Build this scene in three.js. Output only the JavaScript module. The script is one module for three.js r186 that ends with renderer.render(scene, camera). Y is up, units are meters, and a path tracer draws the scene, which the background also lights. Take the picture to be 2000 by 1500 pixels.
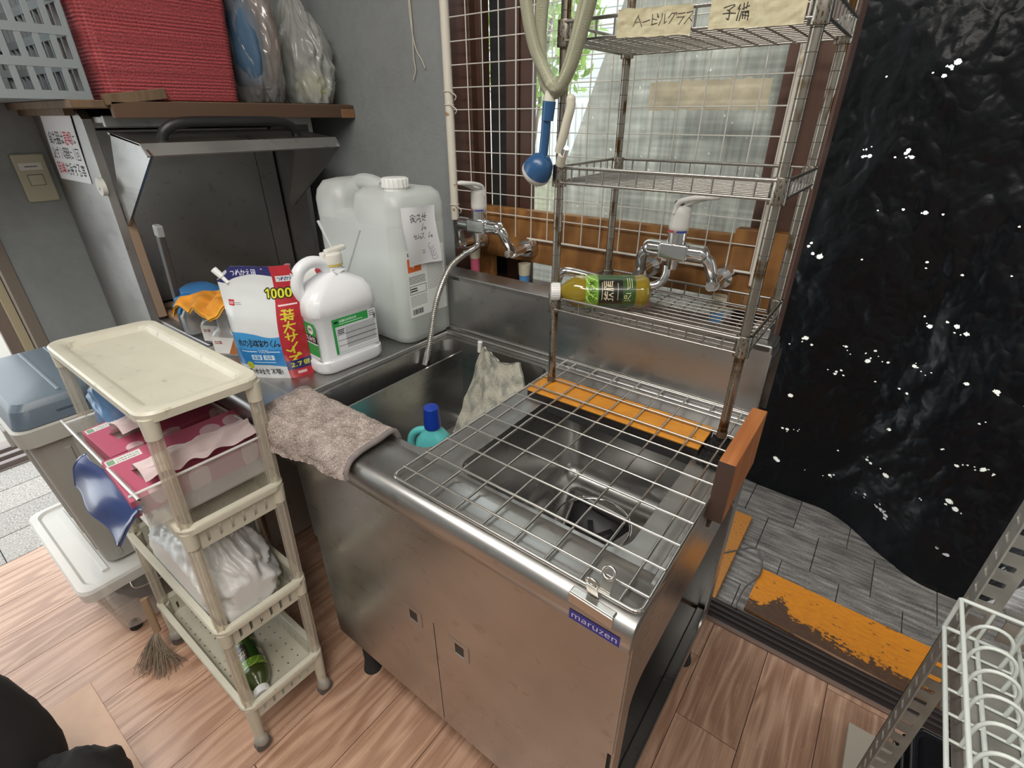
import * as THREE from 'three';
import { RoundedBoxGeometry } from 'three/addons/geometries/RoundedBoxGeometry.js';
import { mergeGeometries, mergeVertices, toCreasedNormals } from 'three/addons/utils/BufferGeometryUtils.js';
import { RectAreaLightUniformsLib } from 'three/addons/lights/RectAreaLightUniformsLib.js';
import { ImprovedNoise } from 'three/addons/math/ImprovedNoise.js';

// ---------------------------------------------------------------- camera, sky, lights, exposure
const scene = new THREE.Scene();
const renderer = new THREE.WebGLRenderer({ antialias: true });
renderer.toneMapping = THREE.LinearToneMapping;
renderer.toneMappingExposure = 1.0;
renderer.shadowMap.enabled = true;
const camera = new THREE.PerspectiveCamera(75.08, 2000 / 1500, 0.02, 100);
camera.position.set(0.1104, 1.3075, 0.9379);
camera.rotation.order = 'YXZ';
camera.rotation.set(-0.491, 0.6444, -0.0022);
scene.add(camera);
scene.background = new THREE.Color().setRGB(0.93, 0.98, 1.0);
scene.backgroundIntensity = 3.1;
RectAreaLightUniformsLib.init();
// the room's two ceiling fittings (their bodies are built with the room)
const LAMPS = [[-0.35, 2.36, 1.15, 1.25, 0.3, 19], [0.75, 2.36, 1.5, 1.25, 0.3, 19]];
for (const [x, y, z, w, d, k] of LAMPS) {
  const l = new THREE.RectAreaLight(new THREE.Color().setRGB(1, 0.96, 0.9), k, w, d);
  l.position.set(x, y - 0.012, z); l.lookAt(x, 0, z); l.castShadow = true; scene.add(l);
}

// ---------------------------------------------------------------- helpers
let seed = 7;
const rnd = () => { seed = (seed * 1664525 + 1013904223) % 4294967296; return seed / 4294967296; };
const rr = (a, b) => a + (b - a) * rnd();
const PN = new ImprovedNoise();
const noise = (x, y, z = 0) => PN.noise(x, y, z);
const fbm = (x, y, z = 0, o = 4) => { let s = 0, a = 0.5, f = 1; for (let i = 0; i < o; i++) { s += a * PN.noise(x * f, y * f, z * f + i * 7.3); a *= 0.5; f *= 2.03; } return s; };
const clamp = (v, a = 0, b = 1) => Math.max(a, Math.min(b, v));
const lerp = (a, b, t) => a + (b - a) * t;
const sst = (a, b, x) => { const t = clamp((x - a) / (b - a)); return t * t * (3 - 2 * t); };
const V = (x, y, z) => new THREE.Vector3(x, y, z);
const taken = {};
const numbered = (n) => { const k = taken[n] = (taken[n] ?? -1) + 1; return k ? n + '_' + String(k).padStart(3, '0') : n; };
function clean(g) {
  let q = g.index ? g.toNonIndexed() : g.clone();
  if (!q.attributes.normal) q.computeVertexNormals();
  const n = q.attributes.position.count;
  if (!q.attributes.uv) q.setAttribute('uv', new THREE.BufferAttribute(new Float32Array(n * 2), 2));
  for (const k of Object.keys(q.attributes)) if (!['position', 'normal', 'uv'].includes(k)) q.deleteAttribute(k);
  q.morphAttributes = {}; q.clearGroups();
  return q;
}
const join = (list) => { const l = list.flat(Infinity).filter(Boolean).map(clean); return l.length === 1 ? l[0] : mergeGeometries(l); };
// texture coordinates in metres, by the way each face points
function uvm(g) {
  const q = clean(g), p = q.attributes.position, u = q.attributes.uv, a = V(), b = V(), c = V();
  for (let i = 0; i < p.count; i += 3) {
    a.fromBufferAttribute(p, i); b.fromBufferAttribute(p, i + 1); c.fromBufferAttribute(p, i + 2);
    const n = b.clone().sub(a).cross(c.clone().sub(a)), x = Math.abs(n.x), y = Math.abs(n.y), z = Math.abs(n.z);
    for (const [j, v] of [[i, a], [i + 1, b], [i + 2, c]]) {
      if (x >= y && x >= z) u.setXY(j, v.z, v.y); else if (y >= z) u.setXY(j, v.x, v.z); else u.setXY(j, v.x, v.y);
    }
  }
  return q;
}
function mesh(name, geo, material, parent, opt = {}) {
  const g = Array.isArray(geo) ? join(geo) : geo;
  const m = new THREE.Mesh(opt.uv === false ? g : uvm(g), material);
  m.name = parent && parent !== scene ? name : numbered(name);
  m.castShadow = m.receiveShadow = true;
  (parent ?? scene).add(m);
  if (opt.label) m.userData.label = opt.label;
  if (opt.kind) m.userData.kind = opt.kind;
  return m;
}
const raw = (name, geo, material, parent, opt = {}) => mesh(name, geo, material, parent, { ...opt, uv: false });
function tag(o, label, category, group) { o.userData.label = label; o.userData.category = category; if (group) o.userData.group = group; return o; }
function thing(name, label, category, [x, y, z] = [0, 0, 0], turn = 0, group) {
  const o = new THREE.Group(); o.name = numbered(name); scene.add(o);
  o.position.set(x, y, z); o.rotation.y = turn;
  return tag(o, label, category, group);
}
const struct = (o) => { o.userData.kind = 'structure'; return o; };
function group(name, kind) { const o = new THREE.Group(); o.name = numbered(name); scene.add(o); if (kind) o.userData.kind = kind; return o; }
const at = (g, x, y, z, rx = 0, ry = 0, rz = 0) => { const q = g.clone(); if (rx) q.rotateX(rx); if (ry) q.rotateY(ry); if (rz) q.rotateZ(rz); return q.translate(x, y, z); };
// box by its two corners, edges rounded by r
function bx(x0, x1, y0, y1, z0, z1, r = 0, s = 2) {
  const w = Math.abs(x1 - x0), h = Math.abs(y1 - y0), d = Math.abs(z1 - z0);
  const g = r ? new RoundedBoxGeometry(w, h, d, s, Math.min(r, w / 2.01, h / 2.01, d / 2.01)) : new THREE.BoxGeometry(w, h, d);
  return g.translate((x0 + x1) / 2, (y0 + y1) / 2, (z0 + z1) / 2);
}
function wire(a, b, r = 0.002, n = 8) {
  const A = V(...a), B = V(...b), d = B.clone().sub(A), g = new THREE.CylinderGeometry(r, r, d.length(), n, 1);
  g.applyQuaternion(new THREE.Quaternion().setFromUnitVectors(V(0, 1, 0), d.clone().normalize()));
  return g.translate((A.x + B.x) / 2, (A.y + B.y) / 2, (A.z + B.z) / 2);
}
function cone(a, b, r0, r1, n = 20) {
  const A = V(...a), B = V(...b), d = B.clone().sub(A), g = new THREE.CylinderGeometry(r1, r0, d.length(), n, 1);
  g.applyQuaternion(new THREE.Quaternion().setFromUnitVectors(V(0, 1, 0), d.clone().normalize()));
  return g.translate((A.x + B.x) / 2, (A.y + B.y) / 2, (A.z + B.z) / 2);
}
function tube(pts, r, seg = 40, n = 10, closed = false, tension = 0.5) {
  return new THREE.TubeGeometry(new THREE.CatmullRomCurve3(pts.map((p) => V(...p)), closed, 'catmullrom', tension), seg, r, n, closed);
}
const lathe = (pts, n = 32) => new THREE.LatheGeometry(pts.map(([x, y]) => new THREE.Vector2(x, y)), n);
function rrect(x0, x1, y0, y1, r) {
  const s = new THREE.Shape();
  s.moveTo(x0 + r, y0); s.lineTo(x1 - r, y0); s.absarc(x1 - r, y0 + r, r, -Math.PI / 2, 0); s.lineTo(x1, y1 - r); s.absarc(x1 - r, y1 - r, r, 0, Math.PI / 2);
  s.lineTo(x0 + r, y1); s.absarc(x0 + r, y1 - r, r, Math.PI / 2, Math.PI); s.lineTo(x0, y0 + r); s.absarc(x0 + r, y0 + r, r, Math.PI, 1.5 * Math.PI);
  return s;
}
const poly = (pts) => new THREE.Shape(pts.map(([x, y]) => new THREE.Vector2(x, y)));
const extr = (s, depth, bevel = 0, seg = 8) => new THREE.ExtrudeGeometry(s, { depth, bevelEnabled: bevel > 0, bevelThickness: bevel, bevelSize: bevel, bevelOffset: -bevel, bevelSegments: 2, curveSegments: seg });
// plates standing across an axis: shape (u,v) -> (x,y) facing z, (z,y) facing x, (x,z) facing y
const plateZ = (s, z, t, b = 0, c = 8) => extr(s, t, b, c).translate(0, 0, z);
const plateX = (s, x, t, b = 0, c = 8) => { const g = extr(s, t, b, c); g.rotateY(-Math.PI / 2); return g.translate(x + t, 0, 0); };   // u -> +z
const plateY = (s, y, t, b = 0, c = 8) => { const g = extr(s, t, b, c); g.rotateX(Math.PI / 2); return g.translate(0, y + t, 0); };     // v -> +z
// closed rings of equal length stitched to a skin
function skin(rings, { capStart = false, capEnd = false, closed = true } = {}) {
  const n = rings[0].length, pos = [], idx = [];
  rings.forEach((r) => r.forEach((p) => pos.push(...p)));
  const m = closed ? n : n - 1;
  for (let i = 0; i < rings.length - 1; i++) for (let j = 0; j < m; j++) {
    const a = i * n + j, b = i * n + (j + 1) % n, c = a + n, d = b + n;
    idx.push(a, c, b, b, c, d);
  }
  const cap = (o, flip) => { const c = [0, 1, 2].map((k) => rings[o].reduce((s, p) => s + p[k], 0) / n); const ci = pos.length / 3; pos.push(...c); for (let j = 0; j < n; j++) { const a = o * n + j, b = o * n + (j + 1) % n; flip ? idx.push(ci, b, a) : idx.push(ci, a, b); } };
  if (capStart) cap(0, false);
  if (capEnd) cap(rings.length - 1, true);
  const g = new THREE.BufferGeometry();
  g.setAttribute('position', new THREE.Float32BufferAttribute(pos, 3)); g.setIndex(idx); g.computeVertexNormals();
  return g;
}
const ringR = (x0, x1, z0, z1, r, y, k = 6) => {
  const o = [];
  for (const [cx, cz, a0] of [[x1 - r, z1 - r, 0], [x0 + r, z1 - r, 90], [x0 + r, z0 + r, 180], [x1 - r, z0 + r, 270]])
    for (let i = 0; i <= k; i++) { const a = (a0 + 90 * i / k) * Math.PI / 180; o.push([cx + r * Math.cos(a), y, cz + r * Math.sin(a)]); }
  return o;
};
// a sheet from f(u,v) -> [x,y,z], given a thickness
function sheet(f, nu, nv, t = 0.002) {
  const P = []; for (let i = 0; i <= nu; i++) { P.push([]); for (let j = 0; j <= nv; j++) P[i].push(V(...f(i / nu, j / nv))); }
  const N = (i, j) => { const a = P[Math.min(i + 1, nu)][j].clone().sub(P[Math.max(i - 1, 0)][j]), b = P[i][Math.min(j + 1, nv)].clone().sub(P[i][Math.max(j - 1, 0)]); return a.cross(b).normalize(); };
  const pos = [], uv = [], idx = [], w = nv + 1, half = (nu + 1) * w;
  for (const s of [0.5, -0.5]) for (let i = 0; i <= nu; i++) for (let j = 0; j <= nv; j++) { const p = P[i][j].clone().addScaledVector(N(i, j), s * t); pos.push(p.x, p.y, p.z); uv.push(i / nu, j / nv); }
  for (let i = 0; i < nu; i++) for (let j = 0; j < nv; j++) { const a = i * w + j, b = a + 1, c = a + w, d = c + 1; idx.push(a, c, b, b, c, d); if (t) idx.push(a + half, b + half, c + half, b + half, d + half, c + half); }
  if (t) { const e = (a, b) => idx.push(a, b, a + half, b, b + half, a + half); for (let i = 0; i < nu; i++) { e(i * w, (i + 1) * w); e((i + 1) * w + nv, i * w + nv); } for (let j = 0; j < nv; j++) { e(j + 1, j); e(nu * w + j, nu * w + j + 1); } }
  const g = new THREE.BufferGeometry(); g.setAttribute('position', new THREE.Float32BufferAttribute(pos, 3)); g.setAttribute('uv', new THREE.Float32BufferAttribute(uv, 2)); g.setIndex(idx); g.computeVertexNormals(); return g;
}

// ---------------------------------------------------------------- textures and materials
function tex(w, h, f, srgb = true) {
  const d = new Uint8Array(w * h * 4);
  for (let j = 0; j < h; j++) for (let i = 0; i < w; i++) { const c = f(i / w, j / h, i, j); const k = (j * w + i) * 4; for (let q = 0; q < 3; q++) d[k + q] = clamp(typeof c === 'number' ? c : c[q]) * 255; d[k + 3] = 255; }
  const t = new THREE.DataTexture(d, w, h); t.magFilter = THREE.LinearFilter; t.minFilter = THREE.LinearFilter; t.wrapS = t.wrapT = THREE.RepeatWrapping; t.needsUpdate = true;
  if (srgb) t.colorSpace = THREE.SRGBColorSpace;
  return t;
}
const rep = (t, x, y = x) => { const c = t.clone(); c.repeat.set(x, y); c.needsUpdate = true; return c; };
// noise that joins at the edges
const tile = (u, v, fx, fy, z = 0, o = 4) => {
  const s = sst(0.75, 1, u), t = sst(0.75, 1, v), row = (q) => s ? lerp(fbm(u * fx, q * fy, z, o), fbm((u - 1) * fx, q * fy, z, o), s) : fbm(u * fx, q * fy, z, o);
  return t ? lerp(row(v), row(v - 1), t) : row(v);
};
const M = {};
const std = (c, rough = 0.6, metal = 0, o = {}) => { const m = new THREE.MeshStandardMaterial({ roughness: rough, metalness: metal, ...o }); Array.isArray(c) ? m.color.setRGB(...c) : m.color.set(c); return m; };
const phy = (c, rough, o = {}) => { const m = new THREE.MeshPhysicalMaterial({ roughness: rough, ...o }); Array.isArray(c) ? m.color.setRGB(...c) : m.color.set(c); return m; };
const nFine = tex(256, 256, (u, v) => 0.5 + 0.75 * tile(u, v, 42, 42, 1, 3), false);
const nMid = tex(256, 256, (u, v) => 0.5 + 0.8 * tile(u, v, 9, 9, 5, 5), false);
const nBrush = tex(256, 256, (u, v) => 0.5 + 0.35 * tile(u, v, 4, 90, 3, 2) + 0.45 * tile(u, v, 5, 5, 9, 4), false);
const steelRough = tex(256, 256, (u, v) => { const s = tile(u, v, 5, 7, 2, 5), b = tile(u, v, 6, 120, 3, 2); return 0.72 + 0.3 * s + 0.12 * b; }, false);
const steelTone = tex(384, 384, (u, v) => { const s = tile(u, v, 6, 8, 12, 5), t = sst(0.22, 0.34, tile(u, v, 26, 26, 30, 3)); return [0.88 + 0.08 * s - 0.05 * t, 0.875 + 0.08 * s - 0.06 * t, 0.865 + 0.08 * s - 0.07 * t]; });
M.steel = std([0.62, 0.62, 0.62], 0.5, 1, { map: rep(steelTone, 1.3), roughnessMap: rep(steelRough, 1.5), bumpMap: rep(nBrush, 5), bumpScale: 0.00006 });
M.steelSide = std([0.62, 0.62, 0.62], 0.42, 1, { map: rep(steelTone, 1.3), roughnessMap: rep(steelRough, 1.1), bumpMap: rep(nBrush, 4), bumpScale: 0.00003 });
M.steelWorn = std([0.56, 0.56, 0.56], 0.6, 1, { roughnessMap: rep(steelRough, 1.2), map: rep(steelTone, 1.1) });
M.steelMatt = std([0.56, 0.56, 0.56], 0.7, 1, { roughnessMap: rep(steelRough, 1.2), map: rep(steelTone, 1.1) });
M.chrome = std([0.78, 0.78, 0.78], 0.12, 1);
M.wireSteel = std([0.62, 0.6, 0.56], 0.28, 1);
M.backlitWire = std([0.42, 0.40, 0.37], 0.3, 1);  // darker copy of the wire steel, backlit shade put into its colour
M.post = std([0.55, 0.53, 0.49], 0.32, 1, { map: rep(tex(64, 256, (u, v) => { const s = sst(0.05, 0.3, tile(u, v, 5, 14, 40, 4)); return [0.85 - 0.35 * s, 0.83 - 0.45 * s, 0.8 - 0.55 * s]; }), 6, 1.6) });
M.black = std([0.012, 0.012, 0.013], 0.45);
M.blackMatt = std([0.02, 0.02, 0.021], 0.8);
const woodTex = (s, a, b, k = 1) => tex(128, 512, (u, v) => { const w = tile(u, v, 3, 1.6, s, 3) * 0.6, g = tile(u + w * 0.1, v, 34, 3, s + 3, 4), r = Math.sin((u * 9 + w * 7 + tile(u, v, 2, 2, s + 9, 3) * 8) * 2.2), t = clamp(0.5 + 0.5 * g * k + 0.22 * r * k); return [lerp(a[0], b[0], t), lerp(a[1], b[1], t), lerp(a[2], b[2], t)]; });

// ---------------------------------------------------------------- the room
M.wall = std([0.33, 0.35, 0.35], 0.62, 0, { map: rep(tex(256, 256, (u, v) => { const s = tile(u, v, 5, 5, 21, 5), f = tile(u, v, 40, 40, 22, 2); return [0.93 + 0.1 * s + 0.05 * f, 0.93 + 0.1 * s + 0.05 * f, 0.93 + 0.1 * s + 0.05 * f]; }), 1.1), bumpMap: rep(nFine, 2.5), bumpScale: 0.0006 });
M.white = std([0.72, 0.71, 0.69], 0.7);
M.brown = std([0.085, 0.042, 0.03], 0.42, 0, { bumpMap: rep(nBrush, 2, 0.4), bumpScale: 0.0003 });
M.litBrown = std([0.16, 0.085, 0.062], 0.4, 0, { map: rep(tex(64, 256, (u, v) => { const s = tile(u, v, 12, 2, 71, 3); return [0.9 + 0.25 * s, 0.9 + 0.25 * s, 0.9 + 0.25 * s]; }), 4, 0.7) });  // lighter copy of the brown, with the light put into its colour
const plankMats = [0, 1, 2, 3, 4, 5].map((k) => {
  const t = woodTex(100 + k * 17, [0.55, 0.40, 0.32], [0.88, 0.745, 0.645], k % 2 ? 0.85 : 0.65), m = rep(t, 1 / 0.16, 1 / 0.95);
  m.offset.set(k * 0.31, k * 0.19);
  return std([0.92 + 0.04 * (k % 3), 0.9 + 0.04 * (k % 3), 0.88 + 0.04 * (k % 3)], 0.42, 0, { map: m, roughnessMap: rep(tex(128, 128, (u, v) => 0.62 + 0.5 * tile(u, v, 6, 6, 50 + k, 4), false), 1.4), bumpMap: m, bumpScale: 0.0002 });
});
M.groove = std([0.05, 0.028, 0.02], 0.9);
const floor = struct(group('floor'));
raw('subfloor', bx(-1.95, 1.62, -0.08, -0.0025, -0.2, 2.46), M.groove, floor);
for (let c = -14; c < 12; c++) {
  const x0 = 0.007 + c * 0.146, x1 = x0 + 0.146;
  const off = ({ 0: 0.124, '-1': -0.054 })[c] ?? ((c * 0.377) % 0.9 + 0.9) % 0.9;
  for (let k = -2; k < 4; k++) {
    const z0 = Math.max(off + k * 0.92, -0.2), z1 = Math.min(off + (k + 1) * 0.92, 2.45);
    if (z1 - z0 < 0.02) continue;
    mesh('plank', bx(Math.max(x0, -1.95) + 0.0009, Math.min(x1, 1.6) - 0.0009, -0.0025, 0, z0 + 0.0009, z1 - 0.0009), plankMats[Math.floor(rnd() * 6)], floor);
  }
}
struct(mesh('ceiling', bx(-1.97, 1.66, 2.4, 2.5, -0.27, 2.52), M.white));
const wb = struct(group('wall_back'));
mesh('wall_panel', [bx(-1.97, -0.955, 0, 2.4, -0.27, -0.19), bx(-0.955, -0.1, 0, 0.86, -0.27, -0.19), bx(-0.955, -0.1, 2.34, 2.4, -0.27, -0.19), bx(-0.1, 1.66, 2.08, 2.4, -0.27, -0.19), bx(1.0, 1.66, 0, 2.08, -0.27, -0.19)], M.wall, wb);
const wl = struct(group('wall_left'));
mesh('wall_panel', [bx(-1.97, -1.88, 0, 2.4, -0.19, 0.665), bx(-1.97, -1.88, 2.05, 2.4, 0.665, 1.9), bx(-1.97, -1.88, 0, 2.4, 1.9, 2.46)], M.wall, wl);
struct(mesh('wall_right', bx(1.6, 1.68, 0, 2.4, -0.19, 2.46), M.wall));
struct(mesh('wall_front', bx(-1.97, 1.68, 0, 2.4, 2.45, 2.53), M.wall));
// brown post between window and doorway, down to the floor
struct(mesh('trim_1', [bx(-0.1, -0.035, 0, 2.4, -0.255, -0.185, 0.003), bx(-0.1, 1.0, 2.03, 2.1, -0.25, -0.186)], M.litBrown));
tag(scene.getObjectByName('trim_1'), 'brown wooden post between the window and the black plastic sheet', 'post');
// doorway threshold with running tracks
const sill = struct(group('trim_2'));
mesh('sill_board', bx(-0.06, 1.0, -0.004, 0.006, -0.27, -0.195, 0.002), std([0.03, 0.022, 0.02], 0.35), sill);
for (const z of [-0.214, -0.232, -0.252]) mesh('track_rail', bx(-0.045, 1.0, 0.005, 0.013, z - 0.003, z + 0.003, 0.001), std([0.05, 0.04, 0.037], 0.3), sill);
mesh('sill_edge', bx(-0.06, 1.0, -0.002, 0.005, -0.197, -0.182, 0.002), std([0.2, 0.13, 0.1], 0.45), sill);
// casing of the side doorway
const cas = struct(group('door_1'));
mesh('casing', [bx(-1.985, -1.872, 0, 2.07, 0.662, 0.69), bx(-1.985, -1.872, 2.0, 2.07, 0.69, 1.9), bx(-1.985, -1.872, 0, 2.07, 1.88, 1.93)], std([0.2, 0.165, 0.135], 0.5), cas);
mesh('door_stile', bx(-1.955, -1.925, 0.02, 2.0, 0.692, 0.712), std([0.42, 0.36, 0.24], 0.5), cas);
mesh('door_edge', bx(-1.985, -1.955, 0.02, 2.0, 0.712, 0.742), std([0.18, 0.14, 0.12], 0.5), cas);

// ceiling lamps
for (const [x, y, z, w, d] of LAMPS) {
  const l = thing('ceiling_lamp', x < 0 ? 'long white ceiling lamp above the trolley and sink' : 'long white ceiling lamp above the angle rack', 'lamp', [x, y, z], 0, 'ceiling lamps');
  mesh('housing', bx(-w / 2 - 0.03, w / 2 + 0.03, 0, 0.04, -d / 2 - 0.03, d / 2 + 0.03, 0.01), M.white, l);
  mesh('diffuser', bx(-w / 2, w / 2, -0.008, 0, -d / 2, d / 2), std([0.8, 0.8, 0.8], 0.6, 0, { emissive: new THREE.Color(1, 0.97, 0.92), emissiveIntensity: 2 }), l);
}

// ---------------------------------------------------------------- outside, behind the doorway
M.paver = [0, 1, 2].map((k) => std([0.34 + 0.03 * k, 0.315 + 0.03 * k, 0.30 + 0.03 * k], 0.65, 0, { map: rep(tex(256, 256, (u, v) => { const s = tile(u, v, 3, 22, 60 + k, 4), f = tile(u, v, 50, 50, 63, 2), b = 0.72 + 0.55 * s + 0.2 * f; return [b, b * 0.99, b * 0.97]; }), 3.1), bumpMap: rep(nMid, 6), bumpScale: 0.0012 }));
const yard = struct(group('floor_outside'));
raw('bedding', bx(-0.6, 3.2, -0.12, -0.02, -3.0, -0.27), std([0.05, 0.045, 0.04], 0.95), yard);
for (let r = 0; r < 5; r++) for (let c = -3; c < 10; c++) {
  const z1 = -0.273 - (r ? 0.107 + (r - 1) * 0.187 : 0), z0 = -0.38 - r * 0.187, x0 = 0.113 + c * 0.167 - (r % 2 ? 0 : 0.084);
  mesh('paver', bx(x0 + 0.001, x0 + 0.166, -0.03, -0.004 - rnd() * 0.003, z0 + 0.001, z1 - 0.001, 0.0015, 1), M.paver[Math.floor(rnd() * 3)], yard);
}
mesh('concrete', bx(-0.6, 3.2, -0.1, -0.006, -3, -1.13), std([0.55, 0.52, 0.45], 0.9, 0, { map: rep(tex(256, 256, (u, v) => { const f = 0.85 + 0.5 * tile(u, v, 70, 70, 65, 2); return [f, f, f]; }), 3) }), yard);
const orangeTex = tex(512, 256, (u, v) => {
  const e = v - 0.22 - 0.16 * tile(u, v, 4, 4, 81, 4) + 0.34 * sst(0.1, 0.0, Math.abs(u - 0.17)) * -1, k = sst(0.04, -0.02, e + 0.3 * tile(u, v, 36, 22, 82, 4)), f = tile(u, v, 20, 20, 83, 4), d = sst(0.24, 0.3, tile(u, v, 16, 16, 84, 3));
  const a = [0.80 + 0.1 * f, 0.50 + 0.08 * f, 0.13], b = [0.27 + 0.1 * f, 0.2 + 0.08 * f, 0.17]; const t = Math.max(k * 0.9, d * 0.7);
  return [lerp(a[0], b[0], t), lerp(a[1], b[1], t), lerp(a[2], b[2], t)];
});
M.orangePaint = std([1, 1, 1], 0.5, 0, { map: orangeTex });
const step = raw('step_board', bx(-0.235, 0.235, -0.004, 0.008, -0.095, 0.095, 0.002), M.orangePaint);
{ const p = step.geometry.attributes.position, u = step.geometry.attributes.uv; for (let i = 0; i < p.count; i++) u.setXY(i, (p.getX(i) + 0.235) / 0.47, 1 - (p.getZ(i) + 0.095) / 0.19 ); for (let i = 0; i < p.count; i++) u.setY(i, 1 - (p.getZ(i) + 0.095) / 0.19); }
step.position.set(0.3, 0, -0.372); step.rotation.y = -0.03;
tag(step, 'worn orange painted board lying on the grey pavers by the threshold', 'board');
const strip = raw('edging_board', bx(-0.035, 0.035, -0.004, 0.008, -0.22, 0.22, 0.002), std([1, 1, 1], 0.55, 0, { map: rep(tex(128, 256, (u, v) => { const f = tile(u, v, 14, 14, 93, 4), d = sst(0.16, 0.3, tile(u, v, 12, 12, 94, 3)); return [0.66 + 0.1 * f - 0.35 * d, 0.43 + 0.08 * f - 0.22 * d, 0.17 - 0.04 * d]; }), 3) }));
strip.position.set(-0.053, 0, -0.485); tag(strip, 'narrow orange painted board beside the brown post outside', 'board');
const cord = raw('power_cord', tube([[-0.07, 0.008, -0.44], [-0.02, 0.009, -0.5], [0.03, 0.009, -0.55], [0.062, 0.009, -0.5], [0.068, 0.011, -0.43], [0.045, 0.009, -0.36], [0.04, 0.009, -0.29], [0.043, 0.011, -0.262]], 0.0028, 50, 8), std([0.09, 0.075, 0.07], 0.5));
tag(cord, 'thin dark cord curling over the grey pavers', 'cord');

// black plastic sheet hung across the doorway, pricked with small holes
// straight creases crossing at many angles, as in crushed film
const waves = Array.from({ length: 40 }, (_, i) => { const a = i * 2.39996 + 0.4 * noise(i * 1.7, 3), f = 1 + 0.6 * noise(i * 2.3, 9); return [Math.cos(a), Math.sin(a), f, i * 1.37]; });
const crumple = (x, y, f, n, i0) => { const wx = x + 0.09 * fbm(x * 2.1, y * 2.1, 4, 2), wy = y + 0.09 * fbm(x * 2.1, y * 2.1, 14, 2); let s = 0, w = 0; for (let i = i0; i < i0 + n; i++) { const [c, d, q, p] = waves[i], k = f * q * (1 + (i - i0) * 0.16), t = (wx * c + wy * d * 0.6) * k + p, a = 1 / (1 + (i - i0) * 0.25), m = 0.5 + 0.5 * noise(x * 1.7 + i * 3.1, y * 1.7, i); s += a * m * (4 * Math.abs(t - Math.floor(t) - 0.5) - 1); w += a * 0.5; } return s / w * 0.6; };
const holes = [];
for (const [y, n, x0, x1] of [[0.06, 26, 0.02, 0.98], [0.115, 12, 0.1, 0.9], [0.18, 22, 0.05, 0.95], [0.235, 10, 0.1, 0.9], [0.27, 34, 0.02, 0.98], [0.33, 8, 0.1, 0.9], [0.4, 26, 0.05, 0.98], [0.46, 6, 0, 1], [0.52, 22, 0.08, 0.98], [0.6, 14, 0, 1], [0.68, 12, 0, 1], [0.76, 10, 0, 1], [0.84, 8, 0, 1], [0.91, 6, 0, 1]])
  for (let i = 0; i < n * 1.6; i++) { const x = rr(x0, x1), yy = y + rr(-0.006, 0.006), k = 1 + Math.floor(rnd() * 3); for (let q = 0; q < k; q++) holes.push([x + rr(-0.006, 0.006), yy + rr(-0.004, 0.004), rnd() ** 3 * 6 + 1.7]); }
const holeTex = (() => {
  const n = 2048, d = new Uint8Array(n * n * 4).fill(255);
  for (const [u, v, r] of holes) { const cx = u * n, cy = (1 - v) * n; for (let j = Math.floor(cy - r * 2); j <= cy + r * 2; j++) for (let i = Math.floor(cx - r * 2); i <= cx + r * 2; i++) { if (i < 0 || j < 0 || i >= n || j >= n) continue; if (Math.hypot(i - cx, (j - cy) * 1.2) < r * (1 + 0.5 * noise(i * 0.6, j * 0.6))) { const k = (j * n + i) * 4; d[k] = d[k + 1] = d[k + 2] = 0; } } }
  const t = new THREE.DataTexture(d, n, n); t.magFilter = THREE.LinearFilter; t.needsUpdate = true; return t;
})();
M.sheet = phy([0.005, 0.006, 0.008], 0.3, { ior: 1.36, alphaMap: holeTex, alphaTest: 0.5, side: THREE.DoubleSide, bumpMap: tex(1024, 1024, (u, v) => 0.5 + 0.4 * crumple(u * 2.9, (1 - v) * 2.35, 6, 14, 5) - 0.22 * Math.abs(fbm(u * 34, v * 26, 8, 3)) - 0.3 * Math.abs(fbm(u * 13, v * 9, 28, 3)), false), bumpScale: 0.045 });
const sheetZ = (x) => x < 0.15 ? -0.9 : x < 0.6 ? lerp(-0.9, -0.70, sst(0.15, 0.5, x)) : lerp(-0.70, -0.95, sst(0.58, 0.9, x));
const plastic = raw('plastic_sheet', sheet((u, v) => {
  const x = -0.3 + u * 2.4, low = -0.008 + sst(0.58, 0.8, x) * 0.06 + sst(0.7, 1.2, x) * 0.12, y = lerp(2.35, low, v);
  const zb = lerp(-0.86, sheetZ(x), sst(0.45, 1, v));
  return [x + 0.012 * noise(x * 5, y * 5, 2), Math.max(y, low), zb - 0.03 + 0.075 * crumple(x, y, 1.6, 7, 0) + 0.04 * fbm(x * 1.6 + y * 0.5, y * 0.8, 3, 3)];
}, 260, 230, 0), M.sheet);
tag(plastic, 'crumpled black plastic sheet full of pinholes hanging across the doorway', 'plastic sheet');
struct(mesh('added_porch_roof', bx(-0.04, 2.6, 2.42, 2.5, -1.25, -0.27), M.brown));  // unseen roof added to keep sky light off the black sheet

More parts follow.
